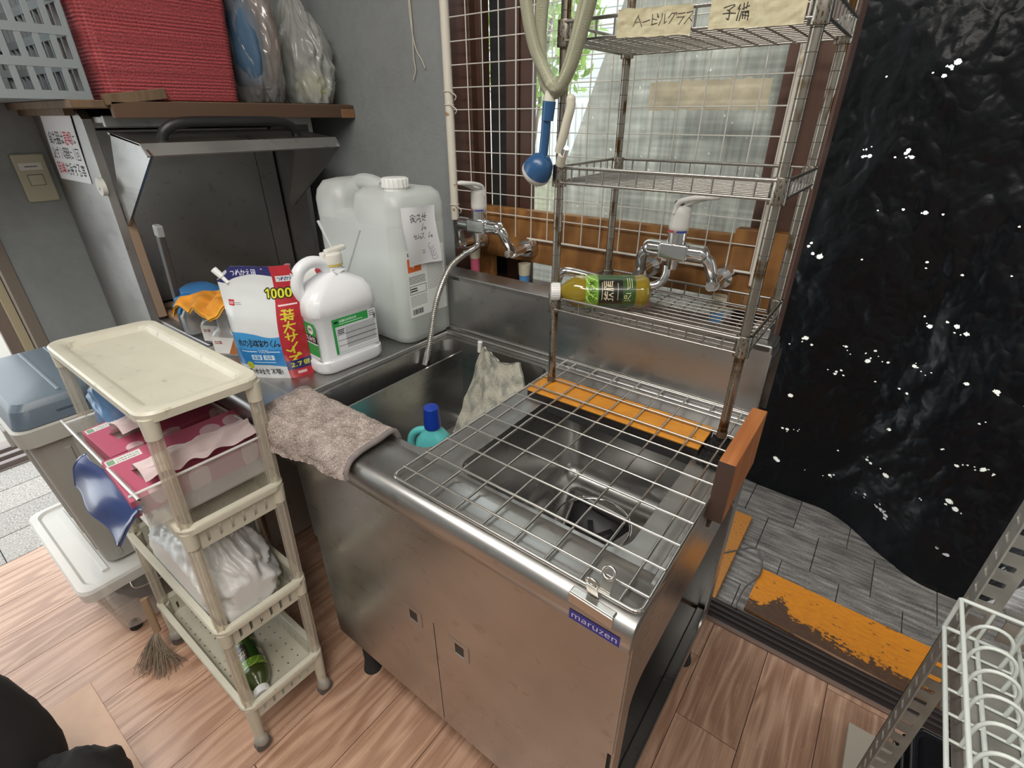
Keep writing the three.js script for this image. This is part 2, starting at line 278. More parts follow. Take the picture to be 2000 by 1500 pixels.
// ---------------------------------------------------------------- outside, beyond the side doorway
const porch = struct(group('floor_porch'));
const stone = [0, 1].map((k) => std([0.5 - 0.05 * k, 0.47 - 0.05 * k, 0.43 - 0.04 * k], 0.85, 0, { map: rep(tex(128, 128, (u, v) => { const f = 0.85 + 0.6 * tile(u, v, 45, 45, 66 + k, 3); return [f, f, f]; }), 4) }));
raw('bedding', bx(-6, -1.95, -0.12, -0.02, -0.6, 4), std([0.3, 0.28, 0.25], 0.95), porch);
for (let c = 0; c < 4; c++) for (let r = 0; r < 7; r++) mesh('paver', bx(-1.955 - (c + 1) * 0.165, -1.958 - c * 0.165, -0.05, -0.004, 0.1 + r * 0.3, 0.398 + r * 0.3, 0.003, 1), stone[(c + r) % 2], porch);
const lt = struct(group('trim_3'));
for (let k = 0; k < 3; k++) mesh('track_rail', bx(-2.66 - k * 0.07, -2.63 - k * 0.07, -0.01, 0.02, -0.4, 3.2, 0.003), std([0.14, 0.11, 0.1], 0.4), lt);
mesh('sill_board', bx(-2.9, -2.62, -0.03, -0.003, -0.4, 3.2), std([0.2, 0.16, 0.14], 0.5), lt);
struct(mesh('yard_ground', [bx(-9, -2.9, -0.13, -0.03, -0.6, 6), bx(-9, -0.6, -0.13, -0.03, -9, -0.6), bx(-0.6, 5, -0.13, -0.03, -9, -3)], std([0.7, 0.66, 0.58], 0.9, 0, { map: rep(tex(128, 128, (u, v) => { const f = 0.85 + 0.6 * tile(u, v, 45, 45, 68, 3); return [f, f, f]; }), 1.5) })));

// ---------------------------------------------------------------- window
const win = struct(group('window_1'));
mesh('jamb', bx(-0.955, -0.868, 0.86, 2.34, -0.26, -0.192, 0.003), M.brown, win);
mesh('sash_stile', [bx(-0.775, -0.735, 0.88, 2.34, -0.255, -0.215, 0.003), bx(-0.735, -0.70, 0.88, 2.34, -0.245, -0.222, 0.002)], M.brown, win);
mesh('sash_stile', bx(-0.87, -0.852, 0.88, 2.34, -0.25, -0.215, 0.002), M.brown, win);
mesh('black_gap_strip', bx(-0.852, -0.775, 0.88, 2.34, -0.262, -0.252), M.blackMatt, win);  // black strip set in the gap between the stiles
mesh('sash_rail', [bx(-0.955, -0.1, 0.86, 0.885, -0.26, -0.2, 0.002), bx(-0.955, -0.1, 2.31, 2.34, -0.26, -0.2, 0.002)], M.brown, win);
mesh('sash_stile', bx(-0.135, -0.1, 0.88, 2.34, -0.255, -0.21, 0.003), M.litBrown, win);
const glass = phy([0.96, 0.98, 0.97], 0.06, { transmission: 1, thickness: 0, ior: 1.45 });
mesh('glass_pane', bx(-0.705, -0.13, 0.88, 2.32, -0.236, -0.233), glass, win);
// old masking tape stuck to the pane
const tp = raw('masking_tape', sheet((u, v) => { const e = 0.006 * noise(u * 14, v * 9, 3); return [lerp(-0.397, -0.155, u) + e * (1 - Math.abs(2 * u - 1)) , lerp(1.372, 1.319, v) + e + (u > 0.3 && u < 0.6 ? 0.004 * noise(u * 40, 1) : 0), -0.2315 + 0.0006 * noise(u * 20, v * 8)]; }, 40, 8, 0.0004), std([0.8, 0.75, 0.58], 0.75, 0, { map: tex(256, 64, (u, v) => { const s = tile(u, v, 6, 2, 130, 4); return [0.93 + 0.2 * s, 0.92 + 0.2 * s, 0.9 + 0.22 * s]; }) }));
tag(tp, 'strip of old beige masking tape across the window pane', 'tape');
// grey corrugated-plastic panel leaning behind the glass
const panelTex = tex(512, 512, (u, v) => { const s = tile(u, v, 6, 6, 140, 5), vs = tile(u, v, 46, 3, 141, 2), hs = tile(u, v, 3, 46, 142, 2), w = sst(0.33, 0.42, tile(u, v, 36, 36, 143, 3)); const b = 0.74 + 0.26 * s + 0.22 * vs + 0.2 * hs + 0.3 * w; return [b, b * 0.985, b * 0.95]; });
const lean = mesh('weathered_panel', new THREE.ShapeGeometry(poly([[-0.845, 0.72], [-0.50, 1.62], [-0.48, 1.74], [-0.09, 1.74], [-0.09, 0.72]])).translate(0, 0, -0.342), phy([1, 1, 0.99], 0.97, { side: THREE.DoubleSide, map: rep(panelTex, 1.9), transmission: 0.46, thickness: 0 }));
tag(lean, 'weathered grey plastic panel with a slanting edge leaning behind the window', 'panel');
// neighbouring house with ribbed siding
const house = thing('neighbour_house', 'white ribbed house wall seen through the window', 'house', [-3.0, 0, -3.6]);
const sid = std([0.78, 0.8, 0.8], 0.7);
mesh('wall', bx(-1.6, 2.4, -0.1, 2.75, -0.3, -0.02), sid, house);
for (let k = 0; k < 34; k++) mesh('siding_rib', bx(-0.9 + k * 0.062, -0.9 + k * 0.062 + 0.032, -0.1, 1.42, -0.02, 0.0, 0.003, 1), sid, house);
for (let k = 0; k < 17; k++) mesh('shutter_slat', at(bx(-0.9, 1.6, -0.03, 0.03, -0.006, 0.006, 0.002, 1), 0, 1.5 + k * 0.07, 0.01, 0.45), sid, house);
const plinth = mesh('garden_wall', bx(-4.6, -1.3, -0.1, 0.9, -2.9, -2.76), std([0.72, 0.72, 0.6], 0.9, 0, { map: rep(panelTex, 1.2) }));
tag(plinth, 'low pale garden wall below the ribbed siding', 'wall');
// shrub between window and house
const leafM = [[0.35, 0.5, 0.13], [0.46, 0.6, 0.2], [0.26, 0.4, 0.09]].map((c) => phy(c, 0.6, { transmission: 0.35, thickness: 0, side: THREE.DoubleSide }));
function shrub(label, cx, cy, cz, rx, ry, n) {
  const o = thing('leafy_shrub', label, 'shrub', [cx, 0, cz], 0);
  const leaf = new THREE.BufferGeometry(); leaf.setAttribute('position', new THREE.Float32BufferAttribute([0, 0, 0, 0.012, 0.022, 0.004, 0, 0.05, 0, -0.012, 0.022, 0.004], 3)); leaf.setIndex([0, 1, 2, 0, 2, 3]); leaf.computeVertexNormals();
  for (let k = 0; k < 3; k++) {
    const L = [];
    for (let i = 0; i < n / 3; i++) { const a = rr(0, 6.28), r = Math.cbrt(rnd()), t = Math.acos(rr(-1, 1)); const q = leaf.clone(); q.scale(1.5, 1.5, 1.5); q.rotateX(rr(-1.5, 1.5)); q.rotateY(rr(0, 6.28)); q.rotateZ(rr(-1, 1)); q.translate(rx * r * Math.sin(t) * Math.cos(a), cy + ry * r * Math.cos(t), rx * r * Math.sin(t) * Math.sin(a)); L.push(q); }
    raw('foliage', L, leafM[k], o, { kind: 'stuff' });
  }
  mesh('stem', [wire([0, 0, 0], [0.03, cy, 0.02], 0.02), wire([0.02, cy * 0.6, 0], [0.2, cy + 0.2, 0.05], 0.01), wire([0.02, cy * 0.5, 0], [-0.2, cy + 0.1, -0.05], 0.01)], std([0.16, 0.11, 0.07], 0.9), o);
}
shrub('tall yellow-green shrub outside the window', -1.95, 1.78, -2.0, 0.42, 0.5, 1500);
shrub('low yellow-green shrub at the foot of the garden wall', -2.65, 0.6, -1.5, 0.35, 0.3, 500);

// ---------------------------------------------------------------- stainless sink unit
const DK = 0.787, RIM = 0.80;
const sink = thing('sink_unit', 'stainless steel double sink unit with cupboard doors under the window', 'sink');
{
  const L = [-0.772, -0.44, 0.05, 0.452], Rr = [-0.372, -0.062, 0.072, 0.46];
  const deck = poly([[-1.2, 0.02], [0, 0.02], [0, 0.5], [-1.2, 0.5]]);
  for (const [a, b, c, d] of [L, Rr]) { const h = new THREE.Path(); h.setFromPoints(rrect(a, b, c, d, 0.035).getPoints(10)); deck.holes.push(h); }
  const prof = [[0.466, 0.772], [0.466, 0.787], [0.48, 0.7955], [0.497, RIM], [0.545, RIM], [0.556, 0.798], [0.5645, 0.7915], [0.568, 0.782], [0.568, 0.758], [0.5655, 0.755], [0.548, 0.755], [0.548, 0.772]];
  const rim = extr(poly(prof), 1.2, 0.0008); rim.rotateY(-Math.PI / 2);   // profile (z,y) pushed along -x
  mesh('deck', [plateY(deck, DK - 0.003, 0.003), bx(-1.2, -0.785, DK - 0.001, 0.797, 0.022, 0.5, 0.004), bx(-0.012, 0, 0.755, RIM - 0.001, 0.03, 0.55, 0.003)], M.steel, sink);
  mesh('front_rim', toCreasedNormals(rim, 0.9), M.steel, sink);
  for (const [k, [a, b, c, d]] of [L, Rr].entries()) {
    const rings = [], bot = 0.55, R0 = 0.035;
    rings.push(ringR(a, b, c, d, R0, DK + 0.0005)); rings.push(ringR(a + 0.001, b - 0.001, c + 0.001, d - 0.001, R0, DK - 0.004));
    rings.push(ringR(a + 0.006, b - 0.006, c + 0.006, d - 0.006, R0, bot + 0.035));
    for (const t of [20, 45, 70, 90]) { const q = t * Math.PI / 180, i = 0.006 + 0.035 * (1 - Math.cos(q)); rings.push(ringR(a + i, b - i, c + i, d - i, Math.max(R0 - i * 0.3, 0.02), bot + 0.035 * (1 - Math.sin(q)))); }
    const cx = k ? -0.232 : -0.61, cz = k ? 0.2 : 0.24, dr = k ? 0.082 : 0.07, n = rings[0].length;
    const circ = (r, y) => Array.from({ length: n }, (_, j) => { const p = rings[6][j], q = Math.atan2(p[2] - cz, p[0] - cx); return [cx + r * Math.cos(q), y, cz + r * Math.sin(q)]; });
    rings.push(circ(dr + 0.004, bot - 0.002), circ(dr, bot - 0.006), circ(dr - 0.003, bot - 0.02));
    const bs = mesh('basin', toCreasedNormals(skin(rings), 0.8), M.steelSide, sink);
    mesh('drain_ring', at(new THREE.TorusGeometry(dr - 0.002, 0.004, 8, 40), cx, bot - 0.004, cz, Math.PI / 2), M.chrome, bs);
    mesh('drain_cup', [lathe([[0.001, -0.075], [0.05, -0.072], [dr - 0.004, -0.02], [dr - 0.002, -0.006]], 36).translate(cx, bot, cz), ...[0, 1, 2, 3, 4, 5].map((i) => at(bx(0.012, 0.055, -0.002, 0, -0.006, 0.006, 0.001, 1), 0, 0, 0, 0, i * Math.PI / 3).translate(cx, bot - 0.045, cz))], M.black, bs);
  }
  // upstand with stepped foot and top ledge
  mesh('upstand', [bx(-1.2, -0.006, DK - 0.01, 0.95, 0.004, 0.022, 0.003), bx(-1.2, -0.006, 0.935, 0.951, -0.045, 0.022, 0.004), bx(-1.2, -0.01, DK - 0.001, 0.801, 0.02, 0.036, 0.005), bx(-1.2, -0.01, 0.80, 0.812, 0.02, 0.028, 0.004)], M.steel, sink);
  mesh('upstand_end', plateX(poly([[-0.045, 0.936], [0.022, 0.936], [0.022, DK], [0.012, DK], [0.006, 0.92], [-0.045, 0.92]]), -0.008, 0.004), M.steelSide, sink);
  mesh('end_bracket', bx(-0.05, -0.02, 0.951, 0.972, -0.042, -0.006, 0.003), M.steelSide, sink);
  mesh('rear_flange', [bx(-1.2, -0.006, 0.895, 0.899, -0.115, 0.004), bx(-1.2, -0.006, 0.76, 0.899, -0.117, -0.113)], M.steelSide, sink);
  // cupboard
  mesh('front_panel', bx(-0.725, -0.004, 0.5, 0.76, 0.538, 0.55, 0.002), M.steelSide, sink);
  mesh('under_apron', bx(-1.2, -0.725, 0.66, 0.76, 0.52, 0.535, 0.002), M.steelSide, sink);
  for (const [x0, x1, hx] of [[-0.722, -0.3665, -0.42], [-0.3645, -0.012, -0.303]]) {
    const d = mesh('door', bx(x0, x1, 0.178, 0.499, 0.534, 0.5465, 0.002), M.steelSide, sink);
    mesh('pull_plate', [bx(hx - 0.024, hx + 0.024, 0.453, 0.459, 0.546, 0.5485, 0.0008), bx(hx - 0.024, hx + 0.024, 0.487, 0.496, 0.546, 0.5485, 0.0008), bx(hx - 0.024, hx - 0.008, 0.459, 0.487, 0.546, 0.5485, 0.0008), bx(hx + 0.013, hx + 0.024, 0.459, 0.487, 0.546, 0.5485, 0.0008)], M.steel, d);
    mesh('pull_recess', bx(hx - 0.008, hx + 0.013, 0.459, 0.487, 0.5455, 0.5468), M.black, d);
  }
  const side = rrect(-0.05, 0.546, 0.17, 0.758, 0.001); const ho = new THREE.Path(); ho.setFromPoints(rrect(0.0, 0.516, 0.2, 0.612, 0.045).getPoints(8)); side.holes.push(ho);
  mesh('side_panel', plateX(side, -0.006, 0.004), M.steelSide, sink);
  mesh('bottom_shelf', [bx(-0.72, -0.008, 0.178, 0.184, -0.04, 0.53, 0.002), bx(-0.03, -0.004, 0.17, 0.196, -0.04, 0.53, 0.004)], M.steelSide, sink);
  mesh('back_panel', bx(-0.725, -0.006, 0.17, 0.76, -0.052, -0.046), M.steelSide, sink);
  mesh('partition', bx(-0.727, -0.722, 0.17, 0.76, -0.05, 0.53), M.steelSide, sink);
  for (const [x, z] of [[-0.69, 0.5], [-0.03, 0.5], [-0.69, -0.02], [-0.03, -0.02], [-1.15, 0.5], [-1.15, 0.0]])
    mesh('leg', [wire([x, 0.02, z], [x, x < -1 ? 0.77 : 0.18, z], 0.017, 16), cone([x, 0, z], [x, 0.03, z], 0.024, 0.018)], x < -1 ? M.steelSide : M.blackMatt, sink);
  // maker's plate on the rim
  const c = document.createElement('canvas'); c.width = 512; c.height = 128; const g = c.getContext('2d');
  g.fillStyle = '#2a2a78'; g.fillRect(0, 0, 512, 128); g.fillStyle = '#b9b6c4'; g.font = '96px sans-serif'; g.textBaseline = 'middle'; g.textAlign = 'center'; g.save(); g.translate(256, 62); g.scale(1.25, 1); g.fillText('maruzen', 0, 0); g.restore();
  const t = new THREE.CanvasTexture(c); t.colorSpace = THREE.SRGBColorSpace;
  const pl = raw('name_plate', new THREE.PlaneGeometry(0.068, 0.0165), std([1, 1, 1], 0.35, 0, { map: t }), sink, { label: 'dark blue maker plate with silver lettering' });
  pl.position.set(-0.046, 0.7695, 0.5688);
}

// ---------------------------------------------------------------- wire grid lying over the right basin
const gridObj = thing('wire_grid', 'large stainless wire grid lying over the sink basin', 'wire grid', [0, 0.8088, 0]);
{
  const W = 0.418, r = 0.0027, c = 0.012, pts = [];
  for (const [cx, cz, a0] of [[-c, 0.55 - c, 0], [-W + c, 0.55 - c, 90], [-W + c, c, 180], [-c, c, 270]]) for (let i = 0; i <= 5; i++) { const a = (a0 + 18 * i) * Math.PI / 180; pts.push([cx + c * Math.cos(a), 0, cz + c * Math.sin(a)]); }
  const fr = []; for (let i = 0; i < pts.length; i++) fr.push(wire(pts[i], pts[(i + 1) % pts.length], r, 10));
  raw('frame', fr, M.wireSteel, gridObj);
  for (let k = 0; k < 11; k++) raw('cross_wire', wire([-W, 0.0036, 0.025 + k * 0.05], [0, 0.0036, 0.025 + k * 0.05], 0.0019, 8), M.wireSteel, gridObj);
  for (let k = 0; k < 8; k++) raw('long_wire', wire([-W + 0.027 + k * 0.052, 0.0, 0], [-W + 0.027 + k * 0.052, 0.0, 0.55], 0.0021, 8), M.wireSteel, gridObj);
}
// orange block under the grid that carries the rack
const ob = thing('orange_block', 'orange topped black edged bar under the wire grid', 'block', [-0.236, DK, 0.143]);
mesh('top_face', bx(-0.18, 0.18, 0.014, 0.0185, -0.041, 0.041, 0.0015), std([0.72, 0.30, 0.03], 0.4, 0, { map: rep(tex(256, 64, (u, v) => { const s = tile(u, v, 12, 5, 160, 4), d = sst(0.3, 0.4, tile(u, v, 30, 8, 161, 3)); return [0.93 + 0.12 * s - 0.3 * d, 0.92 + 0.14 * s - 0.3 * d, 0.9 - 0.2 * d]; }), 3, 8) }), ob);
mesh('core', bx(-0.18, 0.18, -0.0, 0.0142, -0.0405, 0.0405, 0.001), std([0.035, 0.022, 0.015], 0.7, 0, { map: rep(tex(256, 64, (u, v) => { const d = sst(0.12, 0.22, tile(u, v, 8, 3, 163, 3)); return [0.5 + 0.5 * d, 0.5 + 0.3 * d, 0.5 + 0.15 * d]; }), 3, 20) }), ob);
mesh('skirt', bx(-0.175, 0.175, -0.025, 0.0, 0.0, 0.036, 0.001), M.blackMatt, ob).visible = true;
// black scouring pad on the right strip
const pad = raw('scouring_pad', sheet((u, v) => [lerp(-0.053, -0.013, u), DK + 0.004 + 0.003 * noise(u * 9, v * 20), lerp(0.105, 0.2, v)], 24, 44, 0.008), std([0.02, 0.02, 0.02], 0.6, 0, { map: tex(256, 256, (u, v) => { const s = sst(0.1, 0.25, Math.abs(tile(u, v, 40, 60, 170, 2)) * 1.6); return [1.6 - s, 1.6 - s, 1.6 - s].map((q) => q * 0.6); }), bumpMap: tex(256, 256, (u, v) => Math.abs(tile(u, v, 40, 60, 170, 2)) * 2, false), bumpScale: 0.003 }));
tag(pad, 'black scouring pad at the foot of the rack post', 'scouring pad');
// bulldog clip on the rim
const clip = thing('bulldog_clip', 'small metal bulldog clip gripping the grid at the sink rim', 'clip', [-0.052, RIM, 0.552], -0.05);
mesh('jaw', [bx(-0.03, 0.03, 0.0008, 0.006, 0.006, 0.017, 0.002), bx(-0.03, 0.03, -0.012, 0.004, 0.0165, 0.0185, 0.001)], M.wireSteel, clip);
for (const s of [0, 1]) mesh('lever', [at(bx(-0.008, 0.008, 0, 0.026, -0.001, 0.001, 0.0008, 1), 0.008 * s - 0.004, 0.004, 0.004 - s * 0.008, s ? -0.5 : 0.3), at(new THREE.TorusGeometry(0.0075, 0.0022, 8, 20), 0.008 * s - 0.004, 0.033, 0.01 - s * 0.024, s ? -0.5 : 0.3)], M.wireSteel, clip);
// plywood offcut on the sink's right side
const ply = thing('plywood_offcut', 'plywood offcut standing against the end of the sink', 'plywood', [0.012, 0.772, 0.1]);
mesh('board', bx(-0.0115, 0.012, 0.0, 0.106, 0.02, 0.205, 0.0015), std([1, 1, 1], 0.6, 0, { map: rep(woodTex(300, [0.55, 0.31, 0.16], [0.78, 0.52, 0.30], 0.6), 4, 1.2) }), ply);
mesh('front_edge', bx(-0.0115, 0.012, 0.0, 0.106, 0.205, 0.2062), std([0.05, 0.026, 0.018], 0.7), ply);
mesh('ledger', bx(-0.0115, -0.006, -0.03, 0.0, 0.04, 0.19, 0.001), std([0.05, 0.03, 0.02], 0.7), ply);

// ---------------------------------------------------------------- tall wire rack over the sink
const rack = thing('wire_rack', 'tall chrome wire rack with grooved posts standing over the sink', 'rack');
const PX = [-0.394, -0.036], PZ = [0.125, -0.1], SH = [0.983, 1.217, 1.424];
for (const x of PX) for (const z of PZ) {
  const y0 = z > 0 ? 0.807 : 0.8995, g = [wire([x, y0, z], [x, 1.66, z], 0.0078, 18)];
  const p = mesh('post', g, M.post, rack); const marks = [];
  for (let y = y0 + 0.02; y < 1.65; y += 0.025) marks.push(at(new THREE.TorusGeometry(0.0077, 0.0006, 4, 18), x, y, z, Math.PI / 2));
  raw('groove_rings', marks, std([0.06, 0.05, 0.045], 0.6), p, { kind: 'stuff' });
  mesh('foot', cone([x, y0, z], [x, y0 + 0.012, z], 0.0092, 0.0085, 18), std([0.1, 0.06, 0.035], 0.8, 0.3), rack);
}
for (const [i, y] of SH.entries()) {
  const [x0, x1] = PX, z0 = PZ[1], z1 = PZ[0], fr = [], tr = [], dk = [];
  for (const h of [0.013, -0.012]) { const q = h > 0 ? 0.0027 : 0.0021; fr.push(wire([x0, y + h, z1 + 0.009], [x1, y + h, z1 + 0.009], q), wire([x0, y + h, z0 - 0.009], [x1, y + h, z0 - 0.009], q), wire([x0 - 0.009, y + h, z0], [x0 - 0.009, y + h, z1], q), wire([x1 + 0.009, y + h, z0], [x1 + 0.009, y + h, z1], q)); }
  for (let k = 1; k < 12; k++) { const x = lerp(x0, x1, k / 12); for (const z of [z0 - 0.009, z1 + 0.009]) tr.push(wire([x, y - 0.012, z], [x, y + 0.013, z], 0.0014, 6)); }
  for (let k = 1; k < 8; k++) { const z = lerp(z0, z1, k / 8); for (const x of [x0 - 0.009, x1 + 0.009]) tr.push(wire([x, y - 0.012, z], [x, y + 0.013, z], 0.0014, 6)); }
  for (let k = 0; k <= 12; k++) { const x = lerp(x0 + 0.01, x1 - 0.01, k / 12); dk.push(wire([x, y - 0.0135, z0 - 0.009], [x, y - 0.0135, z1 + 0.009], 0.0015, 6)); }
  for (let k = 0; k <= 11; k++) { const z = lerp(z0 + 0.006, z1 - 0.006, k / 11); dk.push(wire([x0 - 0.009, y - 0.0108, z], [x1 + 0.009, y - 0.0108, z], 0.0014, 6)); }
  const f = raw('shelf_frame', fr, M.backlitWire, rack);
  raw('truss_wires', tr, M.backlitWire, f, { kind: 'stuff' });
  raw('deck_wires', dk, M.backlitWire, f, { kind: 'stuff' });
  for (const x of x0 === undefined ? [] : [x0, x1]) for (const z of [z0, z1]) raw('collar', [lathe([[0.0085, -0.02], [0.0128, -0.019], [0.0122, 0.016], [0.0085, 0.017]], 20).translate(x, y, z)], M.post, f);
}

// ---------------------------------------------------------------- white wire panel on the window wall
const wm = thing('wall_wire_panel', 'white coated wire panel with side pipes fixed across the window', 'wire panel', [0, 0, -0.155]);
M.coat = std([0.74, 0.71, 0.64], 0.45, 0, { map: rep(tex(128, 256, (u, v) => { const d = sst(0.24, 0.36, tile(u, v, 9, 16, 180, 4)); return [1 - 0.25 * d, 0.99 - 0.38 * d, 0.97 - 0.5 * d]; }), 2) });
M.coatWire = std([0.70, 0.68, 0.62], 0.4);
for (let k = 0; k < 16; k++) { const x = -0.845 + k * 0.0494; if (x > -0.1) break; raw('upright_wire', wire([x, 1.026, 0.0016], [x, 1.7, 0.0016], 0.0014, 6), M.coatWire, wm); }
for (let k = 0; k < 13; k++) { const y = 1.0795 + k * 0.0489; raw('cross_wire', wire([-0.9, y, -0.0012], [-0.095, y, -0.0012], 0.0014, 6), M.coatWire, wm); }
raw('bottom_wire', wire([-0.66, 1.026, 0], [-0.095, 1.026, 0], 0.0028, 8), M.coatWire, wm);
mesh('side_pipe', wire([-0.909, 1.05, 0.004], [-0.909, 1.72, 0.004], 0.0115, 16), M.coat, wm);
mesh('side_pipe', [bx(-0.102, -0.083, 1.0, 1.72, -0.006, 0.006, 0.003)], M.coat, wm);
for (const y of [1.365, 1.335, 1.09]) mesh('string_tie', [at(new THREE.TorusGeometry(0.0125, 0.0016, 6, 16), -0.909, y, 0.004, Math.PI / 2, 0.15), tube([[-0.9, y, 0.012], [-0.885, y - 0.004, 0.016], [-0.875, y - 0.012, 0.014], [-0.884, y - 0.02, 0.01]], 0.0016, 12, 6)], std([0.66, 0.6, 0.5], 0.9), wm);
// wooden mounting plank
M.plank = std([1, 1, 1], 0.6, 0, { map: rep(woodTex(340, [0.42, 0.27, 0.13], [0.70, 0.50, 0.27], 0.9), 1.1, 5.5), bumpMap: rep(nBrush, 2), bumpScale: 0.0004 });
{ const t = M.plank.map; t.rotation = Math.PI / 2; }
const mp = thing('mounting_plank', 'stained wooden plank behind the two taps', 'plank', [0, 0, -0.19]);
mesh('board', bx(-0.845, -0.052, 0.962, 1.094, 0.0, 0.025, 0.002), M.plank, mp);
mesh('end_block', bx(-0.15, -0.046, 0.945, 1.108, -0.002, 0.03, 0.002), M.plank, mp);
mesh('lower_batten', bx(-0.845, -0.79, 0.9, 0.965, 0.0, 0.022, 0.002), M.plank, mp);

// ---------------------------------------------------------------- mixer taps
M.white2 = std([0.68, 0.665, 0.63], 0.35);
function tap(label, cx, cy, halfW, lever, spout) {
  const o = thing('mixer_tap', label, 'tap', [cx, cy, -0.06]);
  mesh('body', [cone([-halfW, 0, 0], [halfW, 0, 0], 0.0165, 0.0165, 24), at(new THREE.SphereGeometry(0.0165, 20, 12), -halfW, 0, 0), at(new THREE.SphereGeometry(0.0165, 20, 12), halfW, 0, 0), bx(-0.03, 0.03, -0.017, 0.017, -0.012, 0.02, 0.006), cone([0, -0.035, 0.006], [0, -0.01, 0.006], 0.011, 0.013, 20)], M.chrome, o);
  for (const s of [-1, 1]) {
    const ex = s * (halfW + 0.006), ey = -0.062;
    const a = mesh('elbow', [tube([[s * (halfW - 0.004), 0, 0], [s * (halfW + 0.014), -0.012, -0.004], [s * (halfW + 0.022), -0.034, -0.012], [ex + s * 0.02, ey, -0.03]], 0.0115, 24, 14), cone([ex + s * 0.02, ey, -0.025], [ex + s * 0.02, ey, -0.098], 0.0135, 0.0135, 20), cone([ex + s * 0.02, ey, -0.005], [ex + s * 0.02, ey, -0.03], 0.009, 0.0105, 16)], M.chrome, o);
    mesh('escutcheon', cone([ex + s * 0.02, ey, -0.082], [ex + s * 0.02, ey, -0.102], 0.021, 0.028, 28), M.chrome, a);
  }
  mesh('neck', [cone([0, 0.012, 0], [0, 0.036, 0], 0.0185, 0.0185, 28), at(new THREE.TorusGeometry(0.0175, 0.002, 8, 28), 0, 0.014, 0, Math.PI / 2)], M.chrome, o);
  const L = new THREE.Group(); L.name = 'lever_handle'; L.position.y = 0.036; L.rotation.y = lever; o.add(L);
  raw('grip', [skin([[0.0195, 0], [0.0195, 0.012], [0.0185, 0.03], [0.0175, 0.042], [0.016, 0.05]].map(([r, y]) => Array.from({ length: 24 }, (_, i) => { const a = -i / 24 * 6.2832; return [r * Math.cos(a) + y * 0.06, y, r * Math.sin(a) * 0.95]; })), { capStart: true, capEnd: true }),
    ...[-1, 1].map((s) => tube([[-0.006, 0.036, s * 0.014], [0.0, 0.055, s * 0.0145], [0.018, 0.064, s * 0.0145], [0.045, 0.069, s * 0.012], [0.062, 0.070, s * 0.006]], 0.0048, 24, 10)), tube([[0.056, 0.070, -0.009], [0.0675, 0.0705, 0], [0.056, 0.070, 0.009]], 0.0048, 12, 10), tube([[-0.004, 0.054, -0.012], [-0.002, 0.057, 0], [-0.004, 0.054, 0.012]], 0.006, 10, 8),
    sheet((u, v) => [lerp(0.006, 0.055, u), lerp(0.046, 0.066, Math.pow(u, 0.6)) - 0.003 * (1 - Math.pow(2 * v - 1, 2)) * (1 - u), lerp(-0.012, 0.012, v) * (1 - 0.3 * u)], 12, 8, 0.003)], M.white2, L);
  for (const [k, c] of [[0, [0.5, 0.03, 0.04]], [1, [0.03, 0.05, 0.3]]]) raw('mark_band', at(new THREE.CylinderGeometry(0.0198, 0.0198, 0.0035, 20, 1, true, -lever + (k ? 0.2 : -1.2), 1.1), 0, 0.003, 0), std(c, 0.4, 0, { side: THREE.DoubleSide }), L);
  spout(o);
  return o;
}
tap('chrome mixer tap with white lever above the lying tea bottle', -0.232, 1.072, 0.052, -0.12, (o) => {
  mesh('spout', [tube([[-0.008, -0.03, 0.008], [-0.008, -0.05, 0.012], [-0.02, -0.068, 0.02], [-0.055, -0.072, 0.04], [-0.11, -0.06, 0.08], [-0.165, -0.045, 0.115], [-0.185, -0.048, 0.125], [-0.192, -0.064, 0.128]], 0.0085, 60, 14)], M.chrome, o);
});
M.flex = std([0.66, 0.65, 0.63], 0.3, 1, { bumpMap: rep(tex(8, 256, (u, v) => Math.abs(((v * 32) % 1) - 0.5) * 2, false), 1, 1), bumpScale: 0.001 });
tap('chrome mixer tap with ribbed hose spout beside the large jerry can', -0.742, 1.064, 0.058, -Math.PI / 2, (o) => {
  mesh('spout', tube([[0, -0.03, 0.008], [0, -0.046, 0.01], [-0.003, -0.056, 0.028], [-0.006, -0.063, 0.06]], 0.0075, 24, 12), M.chrome, o);
  const path = [[-0.005, -0.061, 0.052], [-0.012, -0.085, 0.1], [-0.01, -0.138, 0.149], [-0.01, -0.184, 0.171], [-0.01, -0.234, 0.187], [-0.01, -0.284, 0.205]];
  const cv = new THREE.CatmullRomCurve3(path.map((p) => V(...p))), ribs = [tube(path, 0.0062, 60, 12)];
  for (let i = 1; i < 58; i++) { const p = cv.getPointAt(i / 58), d = cv.getTangentAt(i / 58), g = new THREE.TorusGeometry(0.0064, 0.0016, 6, 14); g.applyQuaternion(new THREE.Quaternion().setFromUnitVectors(V(0, 0, 1), d)); ribs.push(g.translate(p.x, p.y, p.z)); }
  raw('ribbed_hose', ribs, M.wireSteel, o);
  mesh('nozzle', [cone([-0.01, -0.286, 0.2055], [-0.01, -0.312, 0.215], 0.0085, 0.0098, 8), cone([-0.01, -0.276, 0.202], [-0.01, -0.287, 0.206], 0.0075, 0.0085, 16)], M.chrome, o);
});
